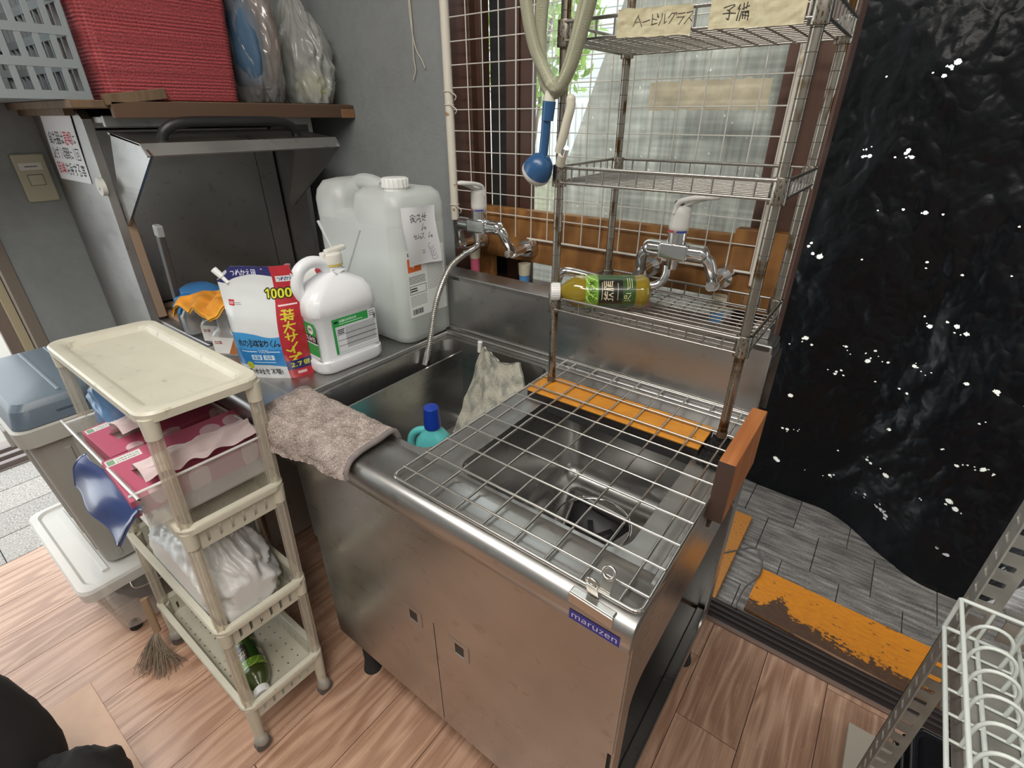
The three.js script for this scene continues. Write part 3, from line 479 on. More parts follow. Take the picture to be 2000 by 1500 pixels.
// supply pipes rising behind the upstand ledge
for (const [x, y1, c, n] of [[-0.826, 0.985, [0.62, 0.12, 0.2], 'pink sleeved supply pipe under the hose tap'], [-0.654, 0.965, [0.08, 0.24, 0.5], 'blue sleeved supply pipe under the hose tap'], [-0.148, 0.975, [0.09, 0.25, 0.5], 'blue sleeved supply pipe under the lever tap near the post'], [-0.312, 0.965, [0.6, 0.14, 0.2], 'pink sleeved supply pipe hidden by the lying tea bottle']]) {
  const p = thing('supply_pipe', n, 'pipe', [x, 0.5, -0.135]);
  raw('sleeve', wire([0, 0, 0], [0, y1 - 0.527, 0], 0.0135, 20), std(c, 0.5), p);
  raw('collar', [cone([0, y1 - 0.53, 0], [0, y1 - 0.5, 0], 0.0145, 0.0165, 20)], std([0.62, 0.56, 0.42], 0.5), p);
}

// ---------------------------------------------------------------- spray hose looped over the rack
const hoseM = phy([0.55, 0.55, 0.38], 0.35, { bumpMap: rep(tex(128, 128, (u, v) => 0.5 + 0.5 * Math.sin((u + v) * 6.283 * 8) * Math.sin((u - v) * 6.283 * 8), false), 10, 60), bumpScale: 0.0006, clearcoat: 0.4, clearcoatRoughness: 0.3 });
const hose = thing('spray_hose', 'pale yellow braided hose hung in loops on the rack post', 'hose');
const hp = (u, v, z) => [u, v, z];
raw('tubing', [tube([hp(-0.452, 1.6, 0.165), hp(-0.448, 1.5, 0.165), hp(-0.432, 1.42, 0.163), hp(-0.407, 1.37, 0.16), hp(-0.385, 1.348, 0.158), hp(-0.362, 1.372, 0.16), hp(-0.342, 1.42, 0.163), hp(-0.325, 1.47, 0.165), hp(-0.31, 1.53, 0.167), hp(-0.3, 1.6, 0.167)], 0.0098, 90, 14),
  tube([hp(-0.412, 1.6, 0.152), hp(-0.418, 1.5, 0.15), hp(-0.424, 1.42, 0.15), hp(-0.418, 1.37, 0.15), hp(-0.402, 1.342, 0.15), hp(-0.384, 1.35, 0.15), hp(-0.364, 1.39, 0.152), hp(-0.345, 1.45, 0.156), hp(-0.335, 1.52, 0.157), hp(-0.33, 1.6, 0.157)], 0.0098, 90, 14)], hoseM, hose);
const head = thing('hand_shower', 'blue hand shower head hanging from the rack post', 'shower head');
const blueP = std([0.025, 0.085, 0.2], 0.3);
raw('handle', [tube([[-0.402, 1.345, 0.152], [-0.406, 1.32, 0.152], [-0.4105, 1.28, 0.15], [-0.414, 1.245, 0.15]], 0.0078, 30, 14), cone([-0.4025, 1.33, 0.152], [-0.4055, 1.302, 0.152], 0.0108, 0.0098, 20)], blueP, head);
raw('collar', cone([-0.401, 1.345, 0.152], [-0.4025, 1.33, 0.152], 0.0085, 0.0095, 18), std([0.6, 0.58, 0.5], 0.5), head);
{
  const g = lathe([[0.001, 0.026], [0.012, 0.024], [0.021, 0.014], [0.0255, 0.0], [0.026, -0.006]], 28), f = lathe([[0.026, -0.006], [0.0265, -0.012], [0.024, -0.017], [0.001, -0.018]], 28);
  const st = std([0.55, 0.53, 0.48], 0.5), R = [0.25, 0, -0.75];
  raw('bell', at(g, -0.421, 1.228, 0.152, ...R), blueP, head);
  const fp = raw('spray_plate', at(f, -0.421, 1.228, 0.152, ...R), st, head);
  const nz = []; for (let i = 0; i < 30; i++) { const a = i * 2.4, r = 0.022 * Math.sqrt(i / 30); nz.push(at(new THREE.CylinderGeometry(0.0013, 0.0013, 0.004, 6), r * Math.cos(a), -0.019, r * Math.sin(a))); }
  raw('nozzle_tips', at(join(nz), -0.421, 1.228, 0.152, ...R), st, fp, { kind: 'stuff' });
}
const holder = thing('shower_holder', 'cream hooked holder with a small lever on the rack post', 'holder');
raw('hook', [tube([[-0.385, 1.255, 0.145], [-0.376, 1.275, 0.15], [-0.368, 1.3, 0.152], [-0.362, 1.32, 0.152], [-0.362, 1.332, 0.152]], 0.0075, 30, 12), at(new THREE.SphereGeometry(0.0075, 14, 10), -0.362, 1.332, 0.152), cone([-0.384, 1.236, 0.14], [-0.376, 1.252, 0.148], 0.009, 0.0075, 14)], std([0.55, 0.52, 0.42], 0.45), holder);
raw('lever_pin', cone([-0.377, 1.246, 0.146], [-0.367, 1.262, 0.152], 0.0052, 0.0062, 14), M.chrome, holder);
// white strings hanging on the grey wall
const str = raw('hanging_string', [tube([[-1.06, 1.62, -0.183], [-1.058, 1.52, -0.184], [-1.06, 1.45, -0.183], [-1.058, 1.42, -0.184], [-1.068, 1.398, -0.183]], 0.0016, 40, 6), tube([[-1.06, 1.62, -0.181], [-1.06, 1.53, -0.182], [-1.05, 1.47, -0.183], [-1.03, 1.44, -0.184], [-1.02, 1.422, -0.183]], 0.0016, 40, 6)], std([0.62, 0.58, 0.48], 0.9));
tag(str, 'frayed white string hanging on the grey wall', 'string');

// ---------------------------------------------------------------- lettering drawn stroke by stroke
const GLY = {
  '水': '505948 134318 8263 5398', 'の': '52381705225183967869', '激': '0112 0415 0917 4131 3151 5135 3555 4448 2767 4736 6292 8063 7399 9269', '落': '0292 3033 6063 0516 0717 0928 5448 4585 8459 5698 5757 5989 8959', 'ち': '1282 4027 275383868768496', 'く': '703569', 'ん': '4009 096575799698', '特': '3039 1040 0343 0747 5191 7074 4494 4696 8689 8968 5768', '大': '1393 504419 5589', 'サ': '1393 3036 7075 7558', 'イ': '803705 5359', 'ズ': '1272 7209 4588 7082 8092', '不': '1191 5228 5259 6388', '拭': '2029 0343 0745 5393 7078 7899 5686 5656 5989', 'き': '2272 1474 4067 265979', '要': '1090 3034 6064 1282 8284 8414 1412 0696 4538 3889 7549', 'つ': '1343738769', 'め': '2137 602916438499', 'か': '1363 6368 6848 3019 7295', 'え': '3050 1363 6319 4668 6898', '用': '1019 1080 8089 1484 1787 5059', '倍': '3013 2229 4191 5154 8174 3494 4646 4686 8689 4989 4649',
  '食': '5013 5093 4354 2474 2429 7478 2676 2878 5699', '洗': '0112 0415 0917 4032 3282 6066 2696 4638 7679 7999', '器': '1040 4043 4313 1310 6090 9093 9363 6360 0595 5429 5489 1646 4649 4919 1916 6696 9699 9969 6966', 'は': '1019 3393 7078 7838 3836 3698', '夏': '1090 2282 2226 8286 2484 2686 3718 3989 2779', '期': '1016 4046 0252 1444 0656 1708 4758 6068 6090 9099 9978 6393 6696', 'に': '1019 4383 4688 4888', '必': '4152 2409 2038 3899 8219 8396', 'ず': '1292 6065 6545 4556 5668 6849 8090', '1': '5059', '週': '0112 1417 1799 4038 4090 9098 5383 6064 5686', '間': '1019 1040 4043 4313 6090 9099 6063 6393 3438 3474 7478 7838 3676', '回': '0090 9099 9909 0900 3363 6366 6636 3633', '簡': '1022 1040 6072 6090 1319 1343 9399 5393 3565 6568 6838 3835', '単': '2031 5051 8071 2282 8286 8626 2622 2484 0797 5259', '浄': '0112 0415 0917 4032 4070 3383 3686 2595 6369 6948', 'す': '0292 6065 6545 4536 3656 5668 6849', 'る': '1070 7025 2565 6588 8869 6939 3947', '事': '0191 5059 5938 2282 8284 8424 2422 0696 2888',
  'A': '0950 5099 2676', 'ー': '0595', 'ビ': '2028 2888 2474 7082 8092', 'ル': '3034 3409 6068 6897', 'グ': '4014 4080 8029 8090 9091', 'ラ': '2080 1383 8339', 'ス': '1080 8009 4599', '予': '1181 8143 3355 1595 5559 5938', '備': '3013 2229 4292 5053 7073 4494 4439 5559 5595 9599 5797 7579',
  '綾': '3012 1242 4215 2529 0919 5191 7053 4393 6549 6589', '鷹': '1090 1109 2229 3142 4448 6060 5292 5256 5494 5696 5898 9899', '茶': '0292 3033 6063 5319 5399 5559 3575', '緑': '3012 1242 4215 2529 5090 8084 4494 6469 5798', '濃': '0112 0415 0917 4080 4043 8083 4383 3599 3636', 'お': '1363 3038 3816 6687 8769 7183', 'い': '1218 1829 7397', '業': '2022 5052 7072 0292 1494 0696 5259 5619 5699', '務': '1040 4013 2328 0545 6043 4393 5469 8679', '剤': '2030 0252 1454 4414 1619 4649 6067 9098 9878', 'せ': '0393 3038 3888 7075 7555',
};
function jp(g, s, x, y, size, { v = false, lw = 0.1, color = '#222', wob = 0, gap = 1.06, sx = 1 } = {}) {
  g.strokeStyle = color; g.lineWidth = size * lw; g.lineCap = 'round'; g.lineJoin = 'round';
  [...s].forEach((ch, i) => {
    const ox = x + (v ? 0 : i * size * gap * sx), oy = y + (v ? i * size * gap : 0), gl = GLY[ch];
    if (!gl) { if (ch !== ' ') { g.fillStyle = color; g.font = `bold ${size}px sans-serif`; g.textAlign = 'left'; g.textBaseline = 'alphabetic'; g.fillText(ch, ox, oy + size * 0.88); } return; }
    for (const st of gl.split(' ')) { g.beginPath(); for (let k = 0; k + 1 < st.length; k += 2) { const px = ox + (+st[k] + wob * (rnd() - 0.5)) / 9.5 * size * sx, py = oy + (+st[k + 1] + wob * (rnd() - 0.5)) / 9.5 * size; k ? g.lineTo(px, py) : g.moveTo(px, py); } g.stroke(); }
  });
}
function print(w, h, f) { const c = document.createElement('canvas'); c.width = w; c.height = h; const g = c.getContext('2d'); f(g, w, h); const t = new THREE.CanvasTexture(c); t.colorSpace = THREE.SRGBColorSpace; return t; }
const greek = (g, x, y, w, n, step, col = '#666', lw = 2) => { g.strokeStyle = col; g.lineWidth = lw; for (let i = 0; i < n; i++) { let q = x; while (q < x + w - 4) { const l = 3 + rnd() * 9; g.beginPath(); g.moveTo(q, y + i * step); g.lineTo(Math.min(q + l, x + w), y + i * step); g.stroke(); q += l + 2 + rnd() * 3; } } };

// ---------------------------------------------------------------- dishwasher against the side wall
const dw = thing('dishwasher', 'grey stainless dishwasher with its lifted hood and black handle', 'dishwasher', [0, 0, 0]);
{
  const sp = poly([[-1.878, 1.314], [-1.54, 1.345], [-1.497, 1.305], [-1.52, 0.9], [-1.524, 0], [-1.878, 0]]);
  mesh('side_panel', plateZ(sp, 0.462, 0.018, 0.0015), M.steelMatt, dw);
  mesh('far_side', plateZ(sp, -0.09, 0.016), M.steelWorn, dw);
  mesh('back_wall', bx(-1.875, -1.86, 0.1, 1.31, -0.075, 0.463), M.steelWorn, dw);
  mesh('inner_wall', [bx(-1.87, -1.66, 0.8, 1.28, -0.07, 0.0, 0.004), bx(-1.70, -1.66, 0.8, 1.28, -0.01, 0.463, 0.004)], M.steelWorn, dw);
  mesh('top_panel', bx(-1.875, -1.54, 1.285, 1.298, -0.075, 0.463), M.steelWorn, dw);
  mesh('lower_cabinet', bx(-1.875, -1.225, 0.06, 0.792, -0.075, 0.462, 0.004), M.steelWorn, dw);
  mesh('reflection_strip', bx(-1.528, -1.512, 0.8, 1.09, 0.44, 0.461, 0.002), std([0.32, 0.22, 0.15], 0.6), dw);  // brown strip standing for a warm reflection along the panel edge
  mesh('top_rail', [bx(-1.44, -1.425, 1.288, 1.312, -0.075, 0.46, 0.002), bx(-1.54, -1.44, 1.296, 1.31, -0.075, 0.46, 0.002), bx(-1.5, -1.43, 1.2, 1.31, -0.085, -0.07, 0.002)], M.steelMatt, dw);
  const hood = mesh('hood', [plateZ(poly([[-1.415, 1.276], [-1.25, 1.254], [-1.222, 1.234], [-1.52, 1.05], [-1.54, 1.06]]), 0.454, 0.006), plateZ(poly([[-1.415, 1.276], [-1.25, 1.254], [-1.222, 1.234], [-1.52, 1.05], [-1.54, 1.06]]), -0.03, 0.006),
    plateZ(poly([[-1.43, 1.278], [-1.25, 1.256], [-1.25, 1.251], [-1.43, 1.273]]), -0.03, 0.49)], M.steelSide, dw);
  mesh('hood_lip', [plateZ(poly([[-1.25, 1.258], [-1.228, 1.234], [-1.231, 1.231], [-1.255, 1.252]]), -0.034, 0.498)], M.steelMatt, hood);
  mesh('grab_handle', tube([[-1.30, 1.258, 0.40], [-1.296, 1.278, 0.392], [-1.29, 1.293, 0.37], [-1.285, 1.299, 0.33], [-1.284, 1.299, 0.2], [-1.284, 1.298, 0.12], [-1.288, 1.29, 0.08], [-1.295, 1.275, 0.06], [-1.302, 1.256, 0.055]], 0.0115, 70, 16, false, 0.4), M.black, hood, { label: 'black rounded grab handle' });
  mesh('hinge_cap', [at(new THREE.CylinderGeometry(0.021, 0.022, 0.01, 28), -1.512, 1.155, 0.486, Math.PI / 2), at(new THREE.CylinderGeometry(0.006, 0.006, 0.004, 14), -1.512, 1.155, 0.492, Math.PI / 2)], std([0.66, 0.65, 0.6], 0.45), dw);
}
const sign = raw('paper_notice', sheet((u, v) => [lerp(-1.815, -1.572, u) + (v - 0.5) * -0.032, lerp(1.314, 1.156, v), 0.4838 + 0.0012 * Math.sin(v * 3 + u)], 10, 10, 0.0004), std([1, 1, 1], 0.75, 0, { map: print(640, 420, (g) => {
  g.fillStyle = '#e6e6e8'; g.fillRect(0, 0, 640, 420);
  jp(g, '食洗器は', 45, 105, 76, { color: '#333' }); jp(g, '夏期', 368, 105, 76, { color: '#c2404c', lw: 0.12 }); jp(g, 'に', 530, 105, 70, { color: '#333' });
  jp(g, '必ず1週間に1回', 40, 205, 70, { color: '#333', gap: 0.98 });
  jp(g, '簡単', 40, 305, 76, { color: '#c2404c', lw: 0.12 }); jp(g, '洗浄する事', 202, 305, 76, { color: '#333' });
}) }));
sign.geometry.attributes.uv.array.forEach((_, i, a) => { if (i % 2) a[i] = 1 - a[i]; });
tag(sign, 'white paper notice with red and black lettering on the dishwasher side', 'notice');
const sw = thing('wall_switch', 'cream wall switch plate beside the dishwasher', 'switch', [-1.88, 1.158, 0.53]);
mesh('plate', bx(0, 0.009, -0.062, 0.062, -0.036, 0.036, 0.006), std([0.52, 0.5, 0.36], 0.45), sw);
mesh('rocker', [bx(0.008, 0.011, -0.018, 0.008, -0.016, 0.016, 0.0015)], std([0.56, 0.54, 0.4], 0.4), sw);
mesh('rocker_frame', bx(0.0085, 0.0093, -0.0195, 0.0095, -0.0175, 0.0175, 0.0003), std([0.18, 0.17, 0.13], 0.6), sw);
const swl = raw('caption_strip', new THREE.PlaneGeometry(0.05, 0.018), std([1, 1, 1], 0.6, 0, { map: print(128, 48, (g) => { g.fillStyle = '#e4e4da'; g.fillRect(0, 0, 128, 48); greek(g, 30, 24, 70, 1, 8, '#444', 9); }) }), sw); swl.position.set(0.0096, 0.03, 0.002); swl.rotation.y = Math.PI / 2;

// ---------------------------------------------------------------- wooden shelf above, and what stands on it
const shelf = thing('wall_shelf', 'wooden shelf board above the dishwasher', 'shelf', [0, 0, 0]);
M.shelfWood = std([1, 1, 1], 0.7, 0, { map: rep(woodTex(380, [0.32, 0.25, 0.18], [0.5, 0.41, 0.31], 0.6), 5, 1.2) });
mesh('board', bx(-1.878, -1.362, 1.326, 1.342, -0.188, 0.53, 0.002), M.shelfWood, shelf);
mesh('front_batten', bx(-1.366, -1.35, 1.306, 1.34, -0.188, 0.46, 0.002), std([0.10, 0.055, 0.032], 0.6), shelf);
mesh('batten_end', bx(-1.366, -1.3485, 1.305, 1.329, -0.188, -0.14, 0.002), std([0.26, 0.13, 0.06], 0.6), shelf);
mesh('splice_piece', at(bx(-0.008, 0.006, -0.011, 0.011, -0.07, 0.06, 0.002), -1.356, 1.349, 0.41, 0.12), M.shelfWood, shelf);
mesh('bracket', [bx(-1.88, -1.5, 1.312, 1.326, 0.49, 0.51)], M.shelfWood, shelf);
// red basket: stacked coils
{
  const b = thing('red_basket', 'red woven storage basket on the wooden shelf', 'basket', [-1.365, 1.3425, 0.305]);
  const rings = [], rows = 40; for (let k = 0; k < rows; k++) for (const q of [0, 0.35, 0.7]) { const t = (k + q) / rows, f = t * 0.02, w = 0.0022 * Math.sin(q * 3.1416); rings.push(ringR(-0.25 - f - w, 0.0 + f * 0.3 + w, -0.145 - f - w, 0.145 + f + w, 0.02, t * 0.27, 4)); }
  const N = rings[0].length; for (const r of rings) for (const p of r) { p[0] += 0.0014 * noise(p[1] * 60, p[2] * 160, 3); p[2] += 0.0014 * noise(p[1] * 60, p[0] * 160, 7); }
  mesh('woven_body', skin(rings, { capStart: true }), std([0.46, 0.075, 0.085], 0.7, 0, { map: rep(tex(256, 256, (u, v) => { const s = tile(u, v, 60, 26, 400, 2), r = 0.5 + 0.5 * Math.sin(v * 6.283 * 22 + tile(u, v, 20, 4, 401, 2) * 3); const b = 0.7 + 0.25 * r + 0.3 * s; return [b, b * 0.97, b * 0.97]; }), 6), bumpMap: rep(nFine, 8), bumpScale: 0.0012 }), b);
  mesh('rolled_rim', tube(ringR(-0.272, 0.008, -0.167, 0.167, 0.022, 0.27, 4), 0.008, 120, 8, true), std([0.42, 0.045, 0.065], 0.7), b);
}
// grey slotted crate
{
  const c = thing('slotted_crate', 'grey plastic slotted crate at the end of the shelf', 'crate', [-1.63, 1.3425, 0.652]);
  const pm = std([0.24, 0.27, 0.28], 0.5), W = 0.24, D = 0.17, H = 0.3;
  const wall = (len) => { const g = []; for (let y = 0; y <= 5; y++) g.push(bx(-len, len, y * 0.058, y * 0.058 + 0.016, -0.004, 0.004)); for (let i = 0; i <= 12; i++) { const x = lerp(-len, len, i / 12); g.push(bx(x - 0.005, x + 0.005, 0, H, -0.0035, 0.0035)); } return join(g); };
  mesh('lattice_wall', at(wall(W), 0, 0, D), pm, c); mesh('lattice_wall', at(wall(W), 0, 0, -D), pm, c);
  mesh('lattice_wall', at(wall(D), W, 0, 0, 0, Math.PI / 2), pm, c); mesh('lattice_wall', at(wall(D), -W, 0, 0, 0, Math.PI / 2), pm, c);
  mesh('base', bx(-W, W, 0, 0.006, -D, D), pm, c); mesh('rim', tube(ringR(-W - 0.005, W + 0.005, -D - 0.005, D + 0.005, 0.02, H, 4), 0.008, 100, 8, true), pm, c);
}
// filled bags
function blob(rx, ry, rz, amp, f, s, k = 40, shape) {
  const g = new THREE.SphereGeometry(1, k, Math.round(k * 0.75)); const p = g.attributes.position;
  for (let i = 0; i < p.count; i++) { let x = p.getX(i), y = p.getY(i), z = p.getZ(i); const n = 1 + amp * fbm(x * f + s, y * f, z * f, 4) - amp * 0.6 * Math.abs(fbm(x * f * 2.2, y * f * 0.7 + s, z * f * 2.2, 3)); let [a, b, c] = [x * n * rx, y * n * ry, z * n * rz]; if (shape) [a, b, c] = shape(a, b, c, x, y, z); p.setXYZ(i, a, b, c); }
  const q = mergeVertices(g.deleteAttribute('normal').deleteAttribute('uv'), 1e-5); q.computeVertexNormals(); return q;
}
const film = (c, t, r = 0.28) => phy(c, r, { transmission: t, thickness: 0, clearcoat: 0.5, clearcoatRoughness: 0.25 });
const folds = (k, a, s) => (x, y, z, X, Y, Z) => { const g = Math.atan2(Z, X), n = noise(X * 2 + s, Y * 2, Z * 2), f = 1 - a * Math.pow(Math.abs(Math.sin(k * g + 4 * n + s)), 0.6) * (0.45 + 0.55 * sst(-0.6, 0.9, Y)); return [x * f, y, z * f]; };
const flatB = (h) => (x, y, z, X, Y, Z) => [x * (1 + 0.12 * -Y), Math.max(y, -h), z * (1 + 0.12 * -Y)];
{
  const b = thing('clear_bag', 'clear plastic bag holding blue and brown bundles on the shelf', 'bag', [-1.46, 1.3425, 0.062]);
  raw('film', blob(0.135, 0.2, 0.074, 0.22, 2.2, 3, 96, (x, y, z, X, Y, Z) => { [x, y, z] = folds(5, 0.16, 3)(x, y, z, X, Y, Z); return flatB(0.15)(x, y, z, X, Y, Z); }).translate(0, 0.151, 0), film([0.8, 0.8, 0.8], 0.85, 0.12), b);
  raw('blue_bundle', blob(0.08, 0.12, 0.036, 0.2, 2, 8, 32, flatB(0.1)).translate(0.035, 0.14, 0.026), std([0.06, 0.12, 0.2], 0.7), b);
  raw('brown_bundle', blob(0.1, 0.15, 0.036, 0.2, 2, 12, 32, flatB(0.13)).translate(0.01, 0.165, -0.03), std([0.36, 0.28, 0.24], 0.7), b);
}
{
  const b = thing('white_bag', 'knotted translucent white bag with yellow contents at the shelf end', 'bag', [-1.46, 1.3425, -0.1]);
  raw('film', [blob(0.125, 0.17, 0.088, 0.22, 2, 21, 110, (x, y, z, X, Y, Z) => { [x, y, z] = folds(7, 0.2, 9)(x, y, z, X, Y, Z); const t = sst(0.1, 1, Y); return [x * (1 - 0.72 * t), Math.max(y, -0.115) + 0.03 * t, z * (1 - 0.72 * t) - 0.0 * t]; }).translate(0, 0.116, 0),
    sheet((u, v) => { const a = (u - 0.5) * 2.6; return [0.02 + 0.05 * v * Math.sin(a), 0.275 + 0.07 * v + 0.012 * Math.sin(u * 17), 0.01 + 0.09 * v * (u - 0.5) + 0.012 * Math.sin(u * 23)]; }, 30, 8, 0.001)], film([0.75, 0.76, 0.73], 0.6, 0.25), b);
  raw('yellow_bundle', blob(0.055, 0.045, 0.05, 0.4, 2, 31, 24, flatB(0.04)).translate(0.045, 0.045, 0.0), std([0.55, 0.52, 0.22], 0.7), b);
  raw('grey_bundle', blob(0.08, 0.07, 0.06, 0.4, 2, 35, 24, flatB(0.06)).translate(-0.02, 0.1, 0.0), std([0.42, 0.43, 0.41], 0.7), b);
}

// ---------------------------------------------------------------- containers on the drainer
const TOP = 0.797;
{ // 20 litre can
  const o = thing('jerry_can', 'large translucent white jerry can with a note on its neck', 'jerry can', [-0.943, TOP, 0.09], -0.02);
  const R = (t, y, i = 0) => ringR(-0.16 + i, 0.16 - i, -0.085 + i, 0.085 - i, 0.036 - i * 0.3, y, 7);
  const hd = phy([0.80, 0.83, 0.81], 0.42, { transmission: 0.5, thickness: 0 });
  mesh('shell', [toCreasedNormals(skin([R(0, 0.0, 0.02), R(0, 0.004, 0.008), R(0, 0.014, 0), R(0, 0.12, -0.001), R(0, 0.29, 0), R(0, 0.305, 0.004), R(0, 0.312, 0.016)], { capStart: true, capEnd: true }), 0.9),
    ...[[-0.16, -0.045], [-0.005, 0.16]].map(([a, b], k) => toCreasedNormals(skin([ringR(a, b, -0.085, 0.085, 0.035, 0.29), ringR(a, b, -0.085, 0.085, 0.035, 0.33), ringR(a + 0.004, b - 0.004, -0.08, 0.08, 0.034, 0.352), ringR(a + 0.016, b - 0.016, -0.066, 0.066, 0.03, k ? 0.364 : 0.371), ringR(a + 0.034, b - 0.034, -0.04, 0.04, 0.02, k ? 0.368 : 0.376)], { capEnd: true }), 0.9)),
    tube([[-0.09, 0.352, 0], [-0.06, 0.366, 0], [-0.02, 0.368, 0], [0.03, 0.358, 0]], 0.02, 30, 16),
    ...[[[-0.145, 0.275], [-0.04, 0.12]], [[0.03, 0.275], [-0.075, 0.12]]].map(([[a, b], [c, d]]) => wire([a, b, 0.084], [c, d, 0.085], 0.004, 10))], hd, o);
  mesh('liquid', toCreasedNormals(skin([R(0, 0.016, 0.008), R(0, 0.2, 0.006), R(0, 0.222, 0.006)], { capStart: true, capEnd: true }), 0.9), std([0.62, 0.68, 0.65], 0.4), o);
  const cap = [lathe([[0.026, 0], [0.0265, 0.012], [0.029, 0.013], [0.029, 0.03], [0.027, 0.033], [0.001, 0.033]], 36)]; for (let i = 0; i < 18; i++) { const a = i / 18 * 6.283; cap.push(at(bx(-0.0012, 0.0012, 0.013, 0.031, 0, 0.002), 0.0285 * Math.sin(a), 0, 0.0285 * Math.cos(a), 0, a)); }
  mesh('screw_cap', at(join(cap), 0.115, 0.358, 0.035), phy([0.8, 0.8, 0.78], 0.4), o);
  mesh('neck', at(lathe([[0.03, -0.01], [0.03, 0.004], [0.026, 0.006], [0.026, 0.012]], 28), 0.115, 0.358, 0.035), hd, o);
  const lab = raw('printed_label', new THREE.PlaneGeometry(0.125, 0.165), std([1, 1, 1], 0.5, 0, { map: print(384, 512, (g) => { g.fillStyle = '#dfe2df'; g.fillRect(0, 0, 384, 512); g.fillStyle = '#222'; g.font = 'bold 34px sans-serif'; g.fillText('ECOL', 20, 46); g.fillStyle = '#d9682c'; g.fillRect(16, 64, 130, 100); g.fillStyle = '#fff'; jp(g, 'イ', 40, 80, 60, { color: '#fff' }); greek(g, 20, 200, 160, 5, 12, '#555', 5); greek(g, 200, 70, 165, 22, 12, '#888', 4); g.strokeStyle = '#333'; g.strokeRect(20, 270, 160, 60); greek(g, 30, 290, 60, 2, 18, '#222', 10); greek(g, 20, 350, 160, 7, 12, '#777', 4); g.fillStyle = '#222'; for (let i = 0; i < 26; i++) g.fillRect(30 + i * 4, 450, 1 + rnd() * 2.5, 42); }) }), o);
  lab.position.set(0.1612, 0.155, 0.005); lab.rotation.y = Math.PI / 2;
  const note = raw('handwritten_note', sheet((u, v) => [0.172 + 0.006 * Math.sin(v * 2.6) + 0.004 * Math.sin(u * 5 + v * 2), lerp(0.335, 0.205, v) - 0.006 * u, lerp(0.075, -0.03, u) + 0.004 * Math.sin(v * 5)], 14, 18, 0.0006), std([1, 1, 1], 0.75, 0, { map: print(256, 330, (g) => { g.fillStyle = '#dcdcde'; g.fillRect(0, 0, 256, 330); jp(g, '食洗せ', 50, 40, 44, { color: '#2a2a30', lw: 0.08, wob: 1.6 }); jp(g, 'ん', 140, 96, 38, { color: '#2a2a30', lw: 0.08, wob: 1.6 }); jp(g, 'せんスりん', 62, 150, 30, { color: '#2a2a30', lw: 0.09, wob: 2 }); g.strokeStyle = '#b9b0bd'; g.lineWidth = 7; for (let i = 0; i < 4; i++) { g.beginPath(); g.arc(190 + i * 6, 230 + i * 22, 18, 0, 4.5); g.stroke(); } greek(g, 120, 250, 20, 2, 14, '#444', 4); }) }), o);
  note.geometry.attributes.uv.array.forEach((_, i, a) => { if (i % 2) a[i] = 1 - a[i]; });
  mesh('neck_tie', at(new THREE.TorusGeometry(0.029, 0.0015, 6, 24), 0.115, 0.354, 0.035, Math.PI / 2), std([0.6, 0.6, 0.6], 0.5), o);
}
